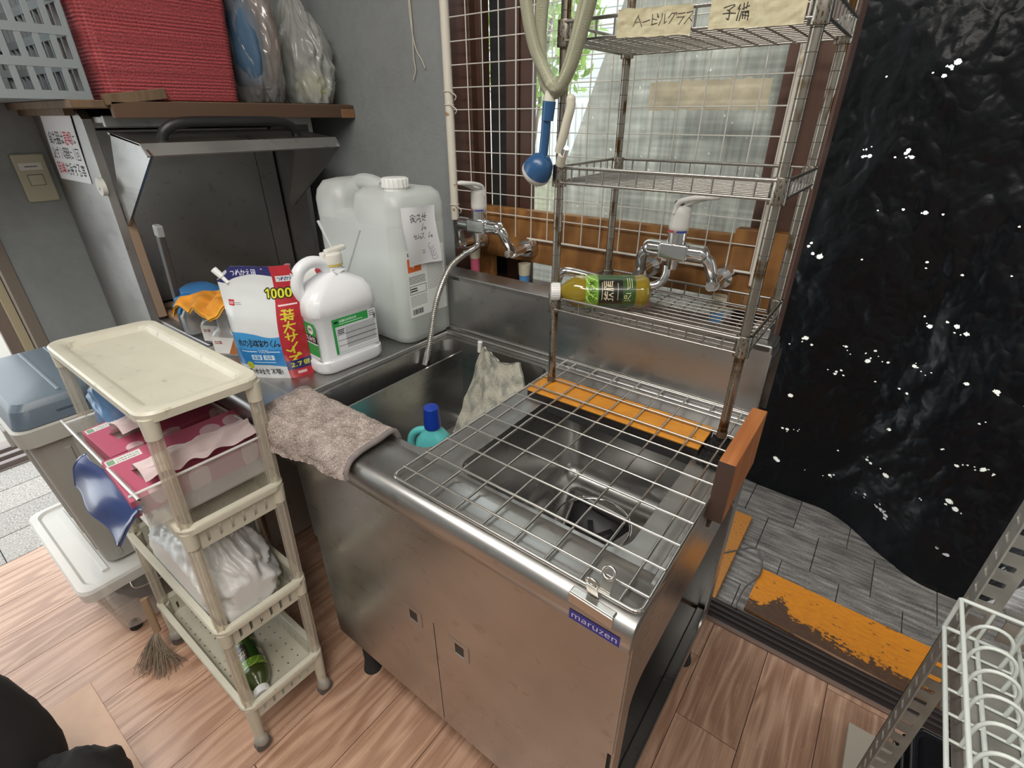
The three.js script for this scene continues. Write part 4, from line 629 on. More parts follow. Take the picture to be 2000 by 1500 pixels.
{ // white detergent jug, label towards the room
  const o = thing('detergent_jug', 'white plastic jug with a green label beside the sink basin', 'jug', [-0.858, TOP, 0.316], -0.06); o.scale.set(1.06, 1.02, 1.08);
  const hd = phy([0.74, 0.75, 0.77], 0.38, { clearcoat: 0.2 });
  const R = (y, a = 0, z0 = -0.078, z1 = 0.078, r = 0.026) => ringR(-0.052 + a, 0.052 - a, z0 + a, z1 - a, r, y, 6);
  mesh('bottle', [toCreasedNormals(skin([R(0, 0.012), R(0.003, 0.004), R(0.012, 0), R(0.03, 0), R(0.033, 0.003), R(0.037, 0.0035), R(0.125, 0.0035), R(0.129, 0.003), R(0.134, 0), R(0.152, 0.001), R(0.17, 0.005, -0.078, 0.078), R(0.186, 0.014, -0.078, 0.07), R(0.204, 0.026, -0.06, 0.05, 0.025), R(0.215, 0.032, -0.05, 0.022, 0.02)], { capStart: true, capEnd: true }), 0.8),
    cone([0, 0.2, -0.012], [0, 0.226, -0.012], 0.02, 0.0185, 28),
    tube([[0, 0.155, 0.062], [0, 0.19, 0.072], [0, 0.222, 0.062], [0, 0.236, 0.036], [0, 0.228, 0.01], [0, 0.205, -0.004]], 0.0125, 40, 16)], hd, o);
  mesh('yellow_ring', at(new THREE.CylinderGeometry(0.0205, 0.0205, 0.005, 28), 0, 0.224, -0.012), std([0.6, 0.5, 0.1], 0.4), o);
  const cp = mesh('cap', at(lathe([[0.021, 0], [0.0205, 0.018], [0.017, 0.022], [0.001, 0.023]], 28), 0, 0.226, -0.012), std([0.66, 0.64, 0.58], 0.45), o);
  mesh('spout_tab', [at(bx(-0.008, 0.008, -0.005, 0.005, -0.024, 0.02, 0.003), 0, 0.252, -0.02, 0.12), bx(-0.0085, 0.0085, 0.232, 0.25, -0.002, 0.01, 0.003)], std([0.66, 0.64, 0.58], 0.45), cp);
  const lm = (t) => std([1, 1, 1], 0.45, 0, { map: t });
  const l1 = raw('printed_label', new THREE.PlaneGeometry(0.104, 0.082), lm(print(416, 328, (g) => { g.fillStyle = '#dcdfe2'; g.fillRect(0, 0, 416, 328); g.fillStyle = '#2f9a4c'; g.fillRect(0, 0, 340, 74); g.fillRect(0, 70, 24, 250); g.fillStyle = '#1a1a1a'; g.fillRect(18, 22, 36, 18); jp(g, '食器洗浄用洗剤', 66, 18, 22, { color: '#dff0e0', lw: 0.12 }); greek(g, 66, 54, 220, 1, 10, '#cfe8d4', 6); greek(g, 350, 20, 60, 3, 18, '#444', 6); g.strokeStyle = '#777'; g.lineWidth = 2; g.strokeRect(34, 86, 372, 224); greek(g, 44, 104, 56, 3, 16, '#222', 9); greek(g, 112, 98, 286, 16, 12, '#666', 5); g.beginPath(); for (const y of [150, 200, 250]) { g.moveTo(34, y); g.lineTo(406, y); } g.stroke(); g.fillStyle = '#222'; for (let i = 0; i < 14; i++) g.fillRect(388, 44 + i * 4, 24, 1 + rnd() * 2.5); })), o);
  l1.position.set(0.0492, 0.081, -0.012); l1.rotation.y = Math.PI / 2;
  const l2 = raw('printed_label', new THREE.PlaneGeometry(0.07, 0.082), lm(print(280, 328, (g) => { g.fillStyle = '#dcdfe2'; g.fillRect(0, 0, 280, 328); g.fillStyle = '#2f9a4c'; g.fillRect(0, 0, 280, 120); g.fillRect(0, 190, 280, 110); g.fillStyle = '#15181a'; g.fillRect(0, 112, 280, 66); jp(g, '洗浄剤', 110, 122, 46, { color: '#e4e4e4', lw: 0.12 }); g.fillStyle = '#e8e8e8'; g.beginPath(); g.arc(205, 62, 40, 0, 7); g.fill(); jp(g, '業務', 176, 46, 28, { color: '#222', lw: 0.12 }); greek(g, 20, 40, 110, 3, 20, '#cfe8d4', 7); })), o);
  l2.position.set(0.01, 0.081, 0.0752);
}
{ // refill pouch
  const o = thing('refill_pouch', 'upright refill pouch with blue print and a red side strip', 'pouch', [-0.915, TOP, 0.452], 0.59);
  const face = print(640, 900, (g) => {
    g.fillStyle = '#d3d6d7'; g.fillRect(0, 0, 640, 900);
    g.fillStyle = '#2b2a63'; g.beginPath(); g.moveTo(0, 0); g.lineTo(640, 0); g.lineTo(640, 120); g.quadraticCurveTo(300, 0, 60, 130); g.lineTo(0, 120); g.fill();
    jp(g, 'つめかえ用', 120, 26, 44, { color: '#d8d8e4', lw: 0.13 });
    g.fillStyle = '#3f93cc'; g.beginPath(); g.moveTo(0, 520); g.quadraticCurveTo(160, 480, 300, 520); g.quadraticCurveTo(400, 545, 480, 525); g.lineTo(480, 780); g.lineTo(0, 780); g.fill();
    g.fillStyle = '#2a80c2'; g.beginPath(); g.moveTo(0, 640); g.lineTo(480, 630); g.lineTo(480, 790); g.lineTo(0, 790); g.fill();
    g.fillStyle = '#d3d6d7'; g.beginPath(); g.moveTo(0, 790); g.quadraticCurveTo(250, 755, 480, 790); g.lineTo(480, 900); g.lineTo(0, 900); g.fill();
    g.fillStyle = '#b02a33'; g.fillRect(476, 0, 164, 900);
    g.fillStyle = '#d3d6d7'; g.fillRect(500, 74, 130, 44); jp(g, 'つめかえ', 508, 80, 30, { color: '#2b2a63', lw: 0.14, gap: 0.98 });
    g.fillStyle = '#b5303a'; g.fillRect(66, 250, 56, 46); g.fillStyle = '#e8e8e8'; g.font = 'bold 24px sans-serif'; g.textAlign = 'center'; g.fillText('LEC', 94, 282); greek(g, 126, 272, 56, 2, 12, '#777', 4);
    g.font = 'bold 96px sans-serif'; g.textAlign = 'left'; g.lineWidth = 18; g.strokeStyle = '#26261c'; g.strokeText('1000', 392, 236); g.fillStyle = '#d8d433'; g.fillText('1000', 392, 236);
    jp(g, '特大サイズ', 510, 330, 84, { v: true, color: '#d9d03c', lw: 0.14 });
    greek(g, 500, 292, 120, 1, 10, '#f0d8d8', 12);
    jp(g, '水の', 84, 556, 56, { color: '#1d2430', lw: 0.13, gap: 0.98 }); g.strokeStyle = '#1d2430'; g.lineWidth = 6; g.strokeRect(206, 552, 8, 62); jp(g, '激落ちくん', 222, 556, 54, { color: '#1d2430', lw: 0.13, gap: 0.9 });
    g.font = '40px sans-serif'; g.fillStyle = '#d8e6f0'; g.fillText('100%', 260, 664); greek(g, 110, 652, 140, 1, 10, '#cfe0ee', 8); greek(g, 360, 652, 90, 1, 10, '#cfe0ee', 8);
    g.fillRect(190, 682, 90, 44); g.fillRect(296, 682, 96, 44); jp(g, '食器', 200, 688, 32, { color: '#2a80c2', lw: 0.12 }); jp(g, '洗浄', 308, 688, 32, { color: '#2a80c2', lw: 0.12 }); greek(g, 200, 748, 190, 1, 10, '#cfe0ee', 7);
    g.fillStyle = '#b8c032'; g.beginPath(); g.arc(150, 780, 34, 0, 7); g.fill();
    jp(g, 'の水拭き不要!', 110, 812, 52, { color: '#20242c', lw: 0.13, gap: 0.98 });
    g.fillStyle = '#2b2a63'; g.fillRect(476, 740, 164, 84); g.fillStyle = '#d8d433'; g.font = 'bold 54px sans-serif'; g.fillText('2.7', 510, 800); jp(g, '倍', 590, 760, 40, { color: '#d8d433', lw: 0.13 });
    g.fillStyle = '#d8b8ba'; g.fillRect(540, 844, 60, 26);
  });
  const f = (s) => (u, v) => { const x = (u - 0.5) * 0.158 * (v > 0.9 ? 1 - 0.16 * sst(0.9, 1, v) * 0.5 : 1), y = v * 0.245; const bulge = 0.028 * (1 - Math.pow(2 * u - 1, 4)) * (1 - 0.97 * sst(0.55, 0.97, v)) * (0.65 + 0.35 * Math.sin(v * 5)) + 0.0015 * noise(u * 7, v * 9, s); const cut = v > 0.86 && u < 0.2 ? -(0.2 - u) * 0.1 : 0; return [x, y + cut * sst(0.86, 1, v), s * bulge - 0.012 * sst(0.74, 1, u) ]; };
  raw('film_front', sheet(f(1), 30, 40, 0), phy([1, 1, 1], 0.28, { map: face, side: THREE.DoubleSide, clearcoat: 0.4, clearcoatRoughness: 0.2 }), o);
  raw('film_back', sheet(f(-1), 30, 40, 0), phy([0.55, 0.56, 0.57], 0.3, { side: THREE.DoubleSide }), o);
  mesh('spout_cap', [cone([-0.066, 0.222, 0], [-0.08, 0.238, 0], 0.0062, 0.0068, 16), cone([-0.056, 0.21, 0], [-0.067, 0.223, 0], 0.0045, 0.0045, 12)], std([0.75, 0.75, 0.74], 0.4), o);
}
// two clear pump bottles under an orange cloth
const clear = phy([0.86, 0.87, 0.87], 0.15, { transmission: 0.75, thickness: 0 });
for (const [i, [x, z, lb]] of [[-1.215, 0.43, 'clear pump bottle under the orange cloth, farther from the refill pouch'], [-1.115, 0.45, 'clear pump bottle with a brown corner label next to the refill pouch']].entries()) {
  const b = thing('pump_bottle', lb, 'bottle', [x, 0.7975, z], 0.5);
  mesh('bottle', toCreasedNormals(skin([ringR(-0.032, 0.032, -0.022, 0.022, 0.014, 0), ringR(-0.034, 0.034, -0.024, 0.024, 0.014, 0.005), ringR(-0.034, 0.034, -0.024, 0.024, 0.014, 0.05), ringR(-0.026, 0.026, -0.02, 0.02, 0.014, 0.062), ringR(-0.017, 0.017, -0.017, 0.017, 0.0165, 0.068), ringR(-0.017, 0.017, -0.017, 0.017, 0.0165, 0.1)], { capStart: true, capEnd: true }), 0.7), clear, b);
  mesh('pump_collar', cone([0, 0.098, 0], [0, 0.116, 0], 0.016, 0.013, 20), std([0.72, 0.7, 0.66], 0.4), b);
  const l = raw('printed_label', new THREE.PlaneGeometry(0.058, 0.042), std([1, 1, 1], 0.5, 0, { map: print(192, 140, (g) => { g.fillStyle = '#dcdad6'; g.fillRect(0, 0, 192, 140); g.fillStyle = '#a5652f'; g.beginPath(); g.moveTo(192, 10); g.lineTo(192, 140); g.lineTo(120, 140); g.fill(); greek(g, 20, 40, 60, 2, 14, '#8a3a34', 9); jp(g, '洗', 60, 30, 26, { color: '#8a3a34', lw: 0.12 }); }) }), b); l.position.set(0, 0.027, 0.0246);
}
const och = raw('orange_cloth', sheet((u, v) => [lerp(-1.29, -1.075, u) + 0.006 * noise(u * 4, v * 3, 1), 0.917 + 0.018 * noise(u * 5, v * 4, 8) - 0.02 * Math.pow(2 * v - 1, 2) - 0.026 * sst(0.25, 0, u) - 0.014 * sst(0.8, 1, u) + 0.018 * u, lerp(0.37, 0.5, v) + 0.01 * noise(u * 3, v * 2, 4)], 44, 30, 0.005), std([0.82, 0.36, 0.03], 0.85, 0, { map: tex(256, 256, (u, v) => { const s = tile(u, v, 5, 5, 430, 4), e = Math.max(sst(0.06, 0.02, u), sst(0.94, 0.98, u), sst(0.06, 0.02, v), sst(0.94, 0.98, v)); const b = 0.9 + 0.35 * s; return [Math.min(1, b + 0.06 * e), b * 0.95 + 0.16 * e, b * 0.9 + 0.5 * e]; }), bumpMap: rep(nFine, 3), bumpScale: 0.0015 }));
tag(och, 'orange microfibre cloth draped over the pump bottles', 'cloth');
{
  const b = thing('spray_bottle', 'small bottle with a blue trigger at the edge of the orange cloth', 'bottle', [-1.325, 0.7975, 0.445], 0.6);
  mesh('bottle', lathe([[0.001, 0], [0.023, 0], [0.025, 0.004], [0.025, 0.05], [0.014, 0.064], [0.012, 0.074]], 28), clear, b);
  mesh('trigger_head', [cone([0, 0.068, 0], [0, 0.086, 0], 0.0155, 0.014, 20), at(bx(-0.011, 0.011, -0.01, 0.01, -0.018, 0.026, 0.006), 0, 0.095, 0.004), at(bx(-0.004, 0.004, -0.022, 0.006, -0.003, 0.003, 0.002), 0, 0.082, 0.028, -0.5)], std([0.02, 0.2, 0.5], 0.35), b);
}
const bowl = mesh('blue_bowl', at(lathe([[0.001, 0.056], [0.03, 0.054], [0.055, 0.04], [0.07, 0.01], [0.075, 0], [0.072, 0], [0.067, 0.01], [0.05, 0.036], [0.001, 0.05]], 36), -1.46, 0.8305, 0.36), std([0.06, 0.22, 0.5], 0.35));
tag(bowl, 'blue plastic bowl turned upside down inside the dishwasher', 'bowl');
{
  const s = thing('scrub_handle', 'black flat handle with a grey cap standing by the dishwasher opening', 'handle', [-1.365, 0.7975, 0.455]);
  s.rotation.z = -0.14;
  mesh('shaft', bx(-0.011, 0.011, 0, 0.255, -0.007, 0.007, 0.003), std([0.05, 0.05, 0.052], 0.4), s);
  mesh('end_cap', bx(-0.012, 0.012, 0.255, 0.283, -0.008, 0.008, 0.003), std([0.3, 0.31, 0.31], 0.4), s);
}
{ // dish rack inside the machine
  const k = thing('dish_rack', 'tan peg dish rack inside the dishwasher', 'dish rack', [-1.43, 0.7925, 0.19]);
  const tm = std([0.36, 0.22, 0.13], 0.6);
  mesh('frame', [bx(-0.2, 0.2, 0.0, 0.012, -0.245, -0.23), bx(-0.2, 0.2, 0.0, 0.012, 0.23, 0.245), bx(-0.2, -0.185, 0, 0.012, -0.24, 0.24), bx(0.185, 0.2, 0, 0.012, -0.24, 0.24), ...[-0.12, -0.04, 0.04, 0.12].map((x) => bx(x - 0.004, x + 0.004, 0.002, 0.01, -0.24, 0.24)), bx(0.188, 0.198, 0.06, 0.075, -0.24, 0.1), bx(0.188, 0.198, 0.0, 0.09, -0.24, -0.228), bx(0.188, 0.198, 0, 0.09, 0.09, 0.1)], tm, k);
  for (let i = 0; i < 7; i++) mesh('peg', cone([0.165, 0.01, -0.2 + i * 0.055], [0.165, 0.115, -0.2 + i * 0.055], 0.005, 0.0035, 8), tm, k);
}
{
  const b = thing('pink_pump', 'pink pump dispenser behind the refill pouch', 'dispenser', [-1.19, 0.7975, 0.225], -0.8);
  mesh('bottle', lathe([[0.001, 0], [0.026, 0], [0.028, 0.005], [0.028, 0.08], [0.012, 0.1], [0.012, 0.11]], 28), std([0.62, 0.24, 0.26], 0.4), b);
  mesh('pump', [cone([0, 0.11, 0], [0, 0.15, 0], 0.0045, 0.0045, 10), at(bx(-0.009, 0.02, -0.006, 0.006, -0.008, 0.008, 0.004), 0, 0.153, 0), cone([0, 0.108, 0], [0, 0.122, 0], 0.013, 0.011, 16)], std([0.66, 0.28, 0.3], 0.4), b);
}
const teal = raw('teal_sponge', blob(0.045, 0.06, 0.03, 0.2, 1.6, 51, 28, (x, y, z) => [x, Math.max(y, -0.055), z]).translate(-1.13, 0.7975 + 0.09, 0.235), std([0.09, 0.34, 0.4], 0.7));
tag(teal, 'teal cleaning pad behind the refill pouch', 'pad');
const tealBase = thing('steel_caddy', 'grey caddy holding the teal pad', 'caddy', [-1.13, 0.7975, 0.235]);
mesh('cup', at(lathe([[0.001, 0], [0.03, 0], [0.034, 0.005], [0.038, 0.05], [0.036, 0.05], [0.03, 0.006], [0.001, 0.004]], 28), 0, 0, 0), M.steelWorn, tealBase);
{
  const b = thing('serving_scoop', 'white rice scoop with a red band behind the jug', 'scoop', [-1.0, 0.7975, 0.29], 0.3);
  mesh('holder', lathe([[0.001, 0], [0.028, 0], [0.03, 0.005], [0.03, 0.09], [0.027, 0.09], [0.026, 0.006], [0.001, 0.004]], 28), std([0.5, 0.1, 0.1], 0.5), b);
  mesh('blade', at(blob(0.05, 0.028, 0.008, 0, 1, 1, 24), 0.02, 0.165, 0, 0, 0, 0.5), std([0.7, 0.7, 0.66], 0.4), b);
  mesh('grip', wire([-0.005, 0.02, 0], [-0.01, 0.15, 0], 0.006, 12), std([0.7, 0.7, 0.66], 0.4), b);
  mesh('red_band', at(bx(-0.012, 0.012, -0.014, 0.014, -0.01, 0.01, 0.004), 0.055, 0.188, 0, 0, 0, 0.5), std([0.4, 0.03, 0.04], 0.5), b);
}

// ---------------------------------------------------------------- tea bottles
function teaBottle(name, label, p, q, fill) {
  const o = thing(name, label, 'bottle', [0, 0, 0]); o.position.set(...p); o.quaternion.setFromUnitVectors(V(0, 1, 0), V(...q).sub(V(...p)).normalize());
  const pr = [[0.001, 0], [0.024, 0], [0.0305, 0.004], [0.033, 0.012], [0.033, 0.018], [0.032, 0.02], [0.032, 0.125], [0.0315, 0.134], [0.028, 0.146], [0.02, 0.158], [0.013, 0.166], [0.0125, 0.172]];
  mesh('tea', lathe(pr.map(([r, y]) => [Math.max(r - 0.0008, 0.001), y + 0.0008]).concat([[0.001, 0.172]]), 40), fill, o);
  mesh('plastic_shell', lathe(pr, 40), phy([0.97, 0.98, 0.95], 0.06, { transmission: 1, thickness: 0, ior: 1.3 }), o);
  const cap = [lathe([[0.014, 0.17], [0.0165, 0.171], [0.0165, 0.187], [0.015, 0.1885], [0.001, 0.1885]], 32)]; for (let i = 0; i < 24; i++) { const a = i / 24 * 6.283; cap.push(at(bx(-0.0005, 0.0005, 0.173, 0.186, 0, 0.0008), 0.0162 * Math.sin(a), 0, 0.0162 * Math.cos(a), 0, a)); }
  const c = mesh('screw_cap', cap, std([0.72, 0.71, 0.69], 0.4), o);
  const ct = raw('cap_print', new THREE.CircleGeometry(0.0135, 28), std([1, 1, 1], 0.5, 0, { map: print(128, 128, (g) => { g.fillStyle = '#d9d8d4'; g.fillRect(0, 0, 128, 128); g.strokeStyle = '#4b5a50'; g.lineWidth = 5; g.beginPath(); g.arc(64, 64, 54, 0, 7); g.stroke(); jp(g, '茶', 36, 36, 56, { color: '#3a463e', lw: 0.1 }); }) }), c); ct.rotation.x = -Math.PI / 2; ct.position.y = 0.1888;
  const L = new THREE.CylinderGeometry(0.0323, 0.0323, 0.094, 48, 1, true).translate(0, 0.077, 0);
  raw('printed_sleeve', L, phy([1, 1, 1], 0.3, { side: THREE.DoubleSide, clearcoat: 0.4, map: print(1024, 512, (g) => {
    g.fillStyle = '#2c4a1c'; g.fillRect(0, 0, 1024, 512); g.fillStyle = '#6f9a2e'; g.fillRect(0, 0, 1024, 130); g.strokeStyle = '#b9d46a'; g.lineWidth = 10; for (let x = -100; x < 1024; x += 90) { g.beginPath(); g.moveTo(x, 126); g.quadraticCurveTo(x + 40, 20, x + 120, 6); g.stroke(); }
    for (const x of [30, 370, 710]) { jp(g, '濃緑茶', x + 20, 36, 70, { color: '#20340f', lw: 0.1 }); g.fillStyle = '#17170f'; g.fillRect(x, 140, 250, 240); jp(g, '綾鷹', x + 30, 190, 96, { color: '#cdbfa0', lw: 0.1 }); greek(g, x + 40, 168, 170, 1, 10, '#b9ae92', 8); greek(g, x + 40, 330, 170, 1, 10, '#b9ae92', 7); jp(g, '濃い', x + 30, 400, 64, { color: '#d7c89a', lw: 0.1 }); greek(g, x + 160, 430, 110, 3, 22, '#c9bc8e', 7); }
  }) }), o);
}
const teaM = phy([0.42, 0.30, 0.03], 0.1, { transmission: 0.45, thickness: 0 });
teaBottle('tea_bottle', 'green tea bottle lying on the lowest rack shelf', [-0.243, 1.0075, 0.028], [-0.395, 1.0075, 0.138], teaM);
// tape labels on the top shelf
function tapeLabel(label, x0, x1, txt, sc) {
  const t = raw('tape_label', sheet((u, v) => [lerp(x0, x1, u), lerp(1.443, 1.409, v) - 0.004 * u + 0.0015 * noise(u * 9, v * 4, x0 * 9), 0.1385 + 0.0015 * noise(u * 12, v * 6, 3)], 40, 12, 0.0006), std([1, 1, 1], 0.6, 0, { map: print(640, 190, (g) => { g.fillStyle = '#b5ad8e'; g.fillRect(0, 0, 640, 190); for (let i = 0; i < 60; i++) { g.fillStyle = ['#c4bea2', '#a59c7c', '#bdb496'][i % 3]; g.globalAlpha = 0.4; g.fillRect(rnd() * 640, rnd() * 190, 20 + rnd() * 90, 8 + rnd() * 50); } g.globalAlpha = 1; jp(g, txt, sc[0], 50, sc[1], { color: '#2a2018', lw: 0.08, wob: 1.2, gap: 0.95 }); }) }));
  t.geometry.attributes.uv.array.forEach((_, i, a) => { if (i % 2) a[i] = 1 - a[i]; });
  tag(t, label, 'tape label');
}
tapeLabel('beige tape label with long handwriting on the top rack shelf', -0.298, -0.188, 'AービルグラS'.replace('S', 'ス'), [150, 76]);
tapeLabel('crumpled beige tape label with two handwritten characters beside the rack post', -0.165, -0.05, '予備', [90, 96]);

// ---------------------------------------------------------------- in and on the basin
const terry = (s, a, b, f = 60) => tex(256, 256, (u, v) => { const n = tile(u, v, f, f, s, 2), m = tile(u, v, 5, 5, s + 1, 4), t = clamp(0.5 + 0.9 * n + 0.5 * m); return [lerp(a[0], b[0], t), lerp(a[1], b[1], t), lerp(a[2], b[2], t)]; });
{ // beige mat folded over the rim
  const path = [[0.425, 0.70], [0.442, 0.742], [0.45, 0.79], [0.462, 0.806], [0.5, 0.809], [0.545, 0.8085], [0.567, 0.803], [0.577, 0.791], [0.5795, 0.775], [0.58, 0.757], [0.5815, 0.738]];
  const cv = new THREE.CatmullRomCurve3(path.map(([z, y]) => V(0, y, z)));
  const g = sheet((u, v) => { const p = cv.getPointAt(clamp((v + 0.015 * noise(u * 4, 2)) * lerp(1, 0.86, u))), x = lerp(-0.785, -0.515, u), puff = 0.0035 * noise(u * 10, v * 14, 2) + 0.0028 * noise(u * 60, v * 60, 5), n = v > 0.75 ? [0, 1] : v < 0.15 ? [0, -1] : [1, 0]; const tail = v > 0.72 ? (v - 0.72) * 0.11 * Math.sin(u * 3.2 + 0.6) : 0; return [x + 0.006 * noise(v * 3, 4) + (v - 0.5) * 0.03, p.y + n[0] * puff - tail * 0.15, p.z + n[1] * puff + 0.004 * Math.sin(u * 9) * sst(0.75, 1, v)]; }, 90, 90, 0.0065);
  const o = thing('terry_mat', 'beige terry mat folded over the front rim of the sink', 'mat');
  raw('pile', g, std([1, 1, 1], 0.95, 0, { map: rep(terry(500, [0.5, 0.43, 0.40], [0.98, 0.92, 0.88], 70), 2, 2), bumpMap: rep(nFine, 5), bumpScale: 0.006 }), o);
  raw('hem', [0.006, 0.994].map((u) => { const pts = []; for (let i = 0; i <= 30; i++) { const v = i / 30, p = cv.getPointAt(v * lerp(1, 0.86, u)); pts.push([lerp(-0.785, -0.515, u) + 0.006 * noise(v * 3, 4) + (v - 0.5) * 0.03, p.y + 0.001, p.z]); } return tube(pts, 0.0055, 60, 8); }), std([0.42, 0.36, 0.34], 0.95, 0, { bumpMap: rep(nFine, 6), bumpScale: 0.002 }), o);
}
{ // grey rag drying against the back of the left basin
  const o = raw('grey_rag', sheet((u, v) => { const w = lerp(0.058, 0.12, v), cx = lerp(-0.575, -0.535, v); return [cx + (u - 0.5) * 2 * w + 0.006 * noise(u * 5, v * 4), lerp(0.80, 0.60, v) - 0.012 * (2 * u - 1) * (1 - v) - 0.006 * Math.cos(u * 9), 0.07 + 0.10 * Math.pow(v, 1.2) + 0.026 * Math.sin(u * 3.1) + 0.008 * noise(u * 6, v * 6, 4)]; }, 60, 60, 0.006), std([1, 1, 1], 0.95, 0, { map: rep(tex(256, 256, (u, v) => { const n = tile(u, v, 50, 50, 520, 2), m = tile(u, v, 4, 4, 521, 5), d = sst(-0.1, 0.3, m) * (0.6 + n); const b = 0.74 + 0.3 * n; return [b - 0.3 * d, b * 0.98 - 0.26 * d, b * 0.9 - 0.22 * d]; }), 1.5), bumpMap: rep(nFine, 3), bumpScale: 0.003 }));
  tag(o, 'stained grey rag hanging over the back of the left basin', 'rag');
  const pg = thing('white_peg', 'small white peg beside the top of the grey rag', 'peg', [-0.636, 0.812, 0.08]);
  mesh('pin', cone([0, -0.02, 0], [0.004, 0.008, 0], 0.0045, 0.006, 14), std([0.75, 0.74, 0.7], 0.4), pg);
}
{ // teal bottle with blue cap standing in the left basin
  const o = thing('bleach_bottle', 'teal bottle with a dark blue cap standing in the left basin', 'bottle', [-0.592, 0.5495, 0.297], 0.5);
  const tm = std([0.10, 0.46, 0.46], 0.32), R = (y, a, b, r) => ringR(-a, a, -b, b, r, y, 6);
  mesh('body', [toCreasedNormals(skin([R(0, 0.036, 0.022, 0.016), R(0.004, 0.041, 0.027, 0.02), R(0.06, 0.042, 0.028, 0.02), R(0.1, 0.042, 0.028, 0.02), R(0.122, 0.037, 0.026, 0.02), R(0.138, 0.026, 0.022, 0.018), R(0.15, 0.0155, 0.0155, 0.015), R(0.158, 0.0145, 0.0145, 0.014)], { capStart: true, capEnd: true }), 0.8), tube([[-0.012, 0.144, 0], [-0.038, 0.137, 0], [-0.052, 0.118, 0], [-0.053, 0.09, 0], [-0.04, 0.07, 0]], 0.0085, 30, 12), ...[0, 1, 2, 3, 4, 5].map((i) => bx(-0.005, 0.034, 0.112 - i * 0.006, 0.1145 - i * 0.006, 0.024, 0.0292, 0.001, 1))], tm, o);
  mesh('cap', lathe([[0.0185, 0.152], [0.019, 0.156], [0.0165, 0.2], [0.0155, 0.203], [0.001, 0.2035]], 32), std([0.008, 0.04, 0.32], 0.3), o);
}
const yl = mesh('yellow_sponge', at(bx(-0.016, 0.016, 0, 0.02, -0.012, 0.012, 0.005), -0.585, 0.5505, 0.165, 0, 0.4), std([0.62, 0.5, 0.03], 0.8, 0, { bumpMap: rep(nFine, 20), bumpScale: 0.002 })); tag(yl, 'small yellow sponge on the floor of the left basin', 'sponge');

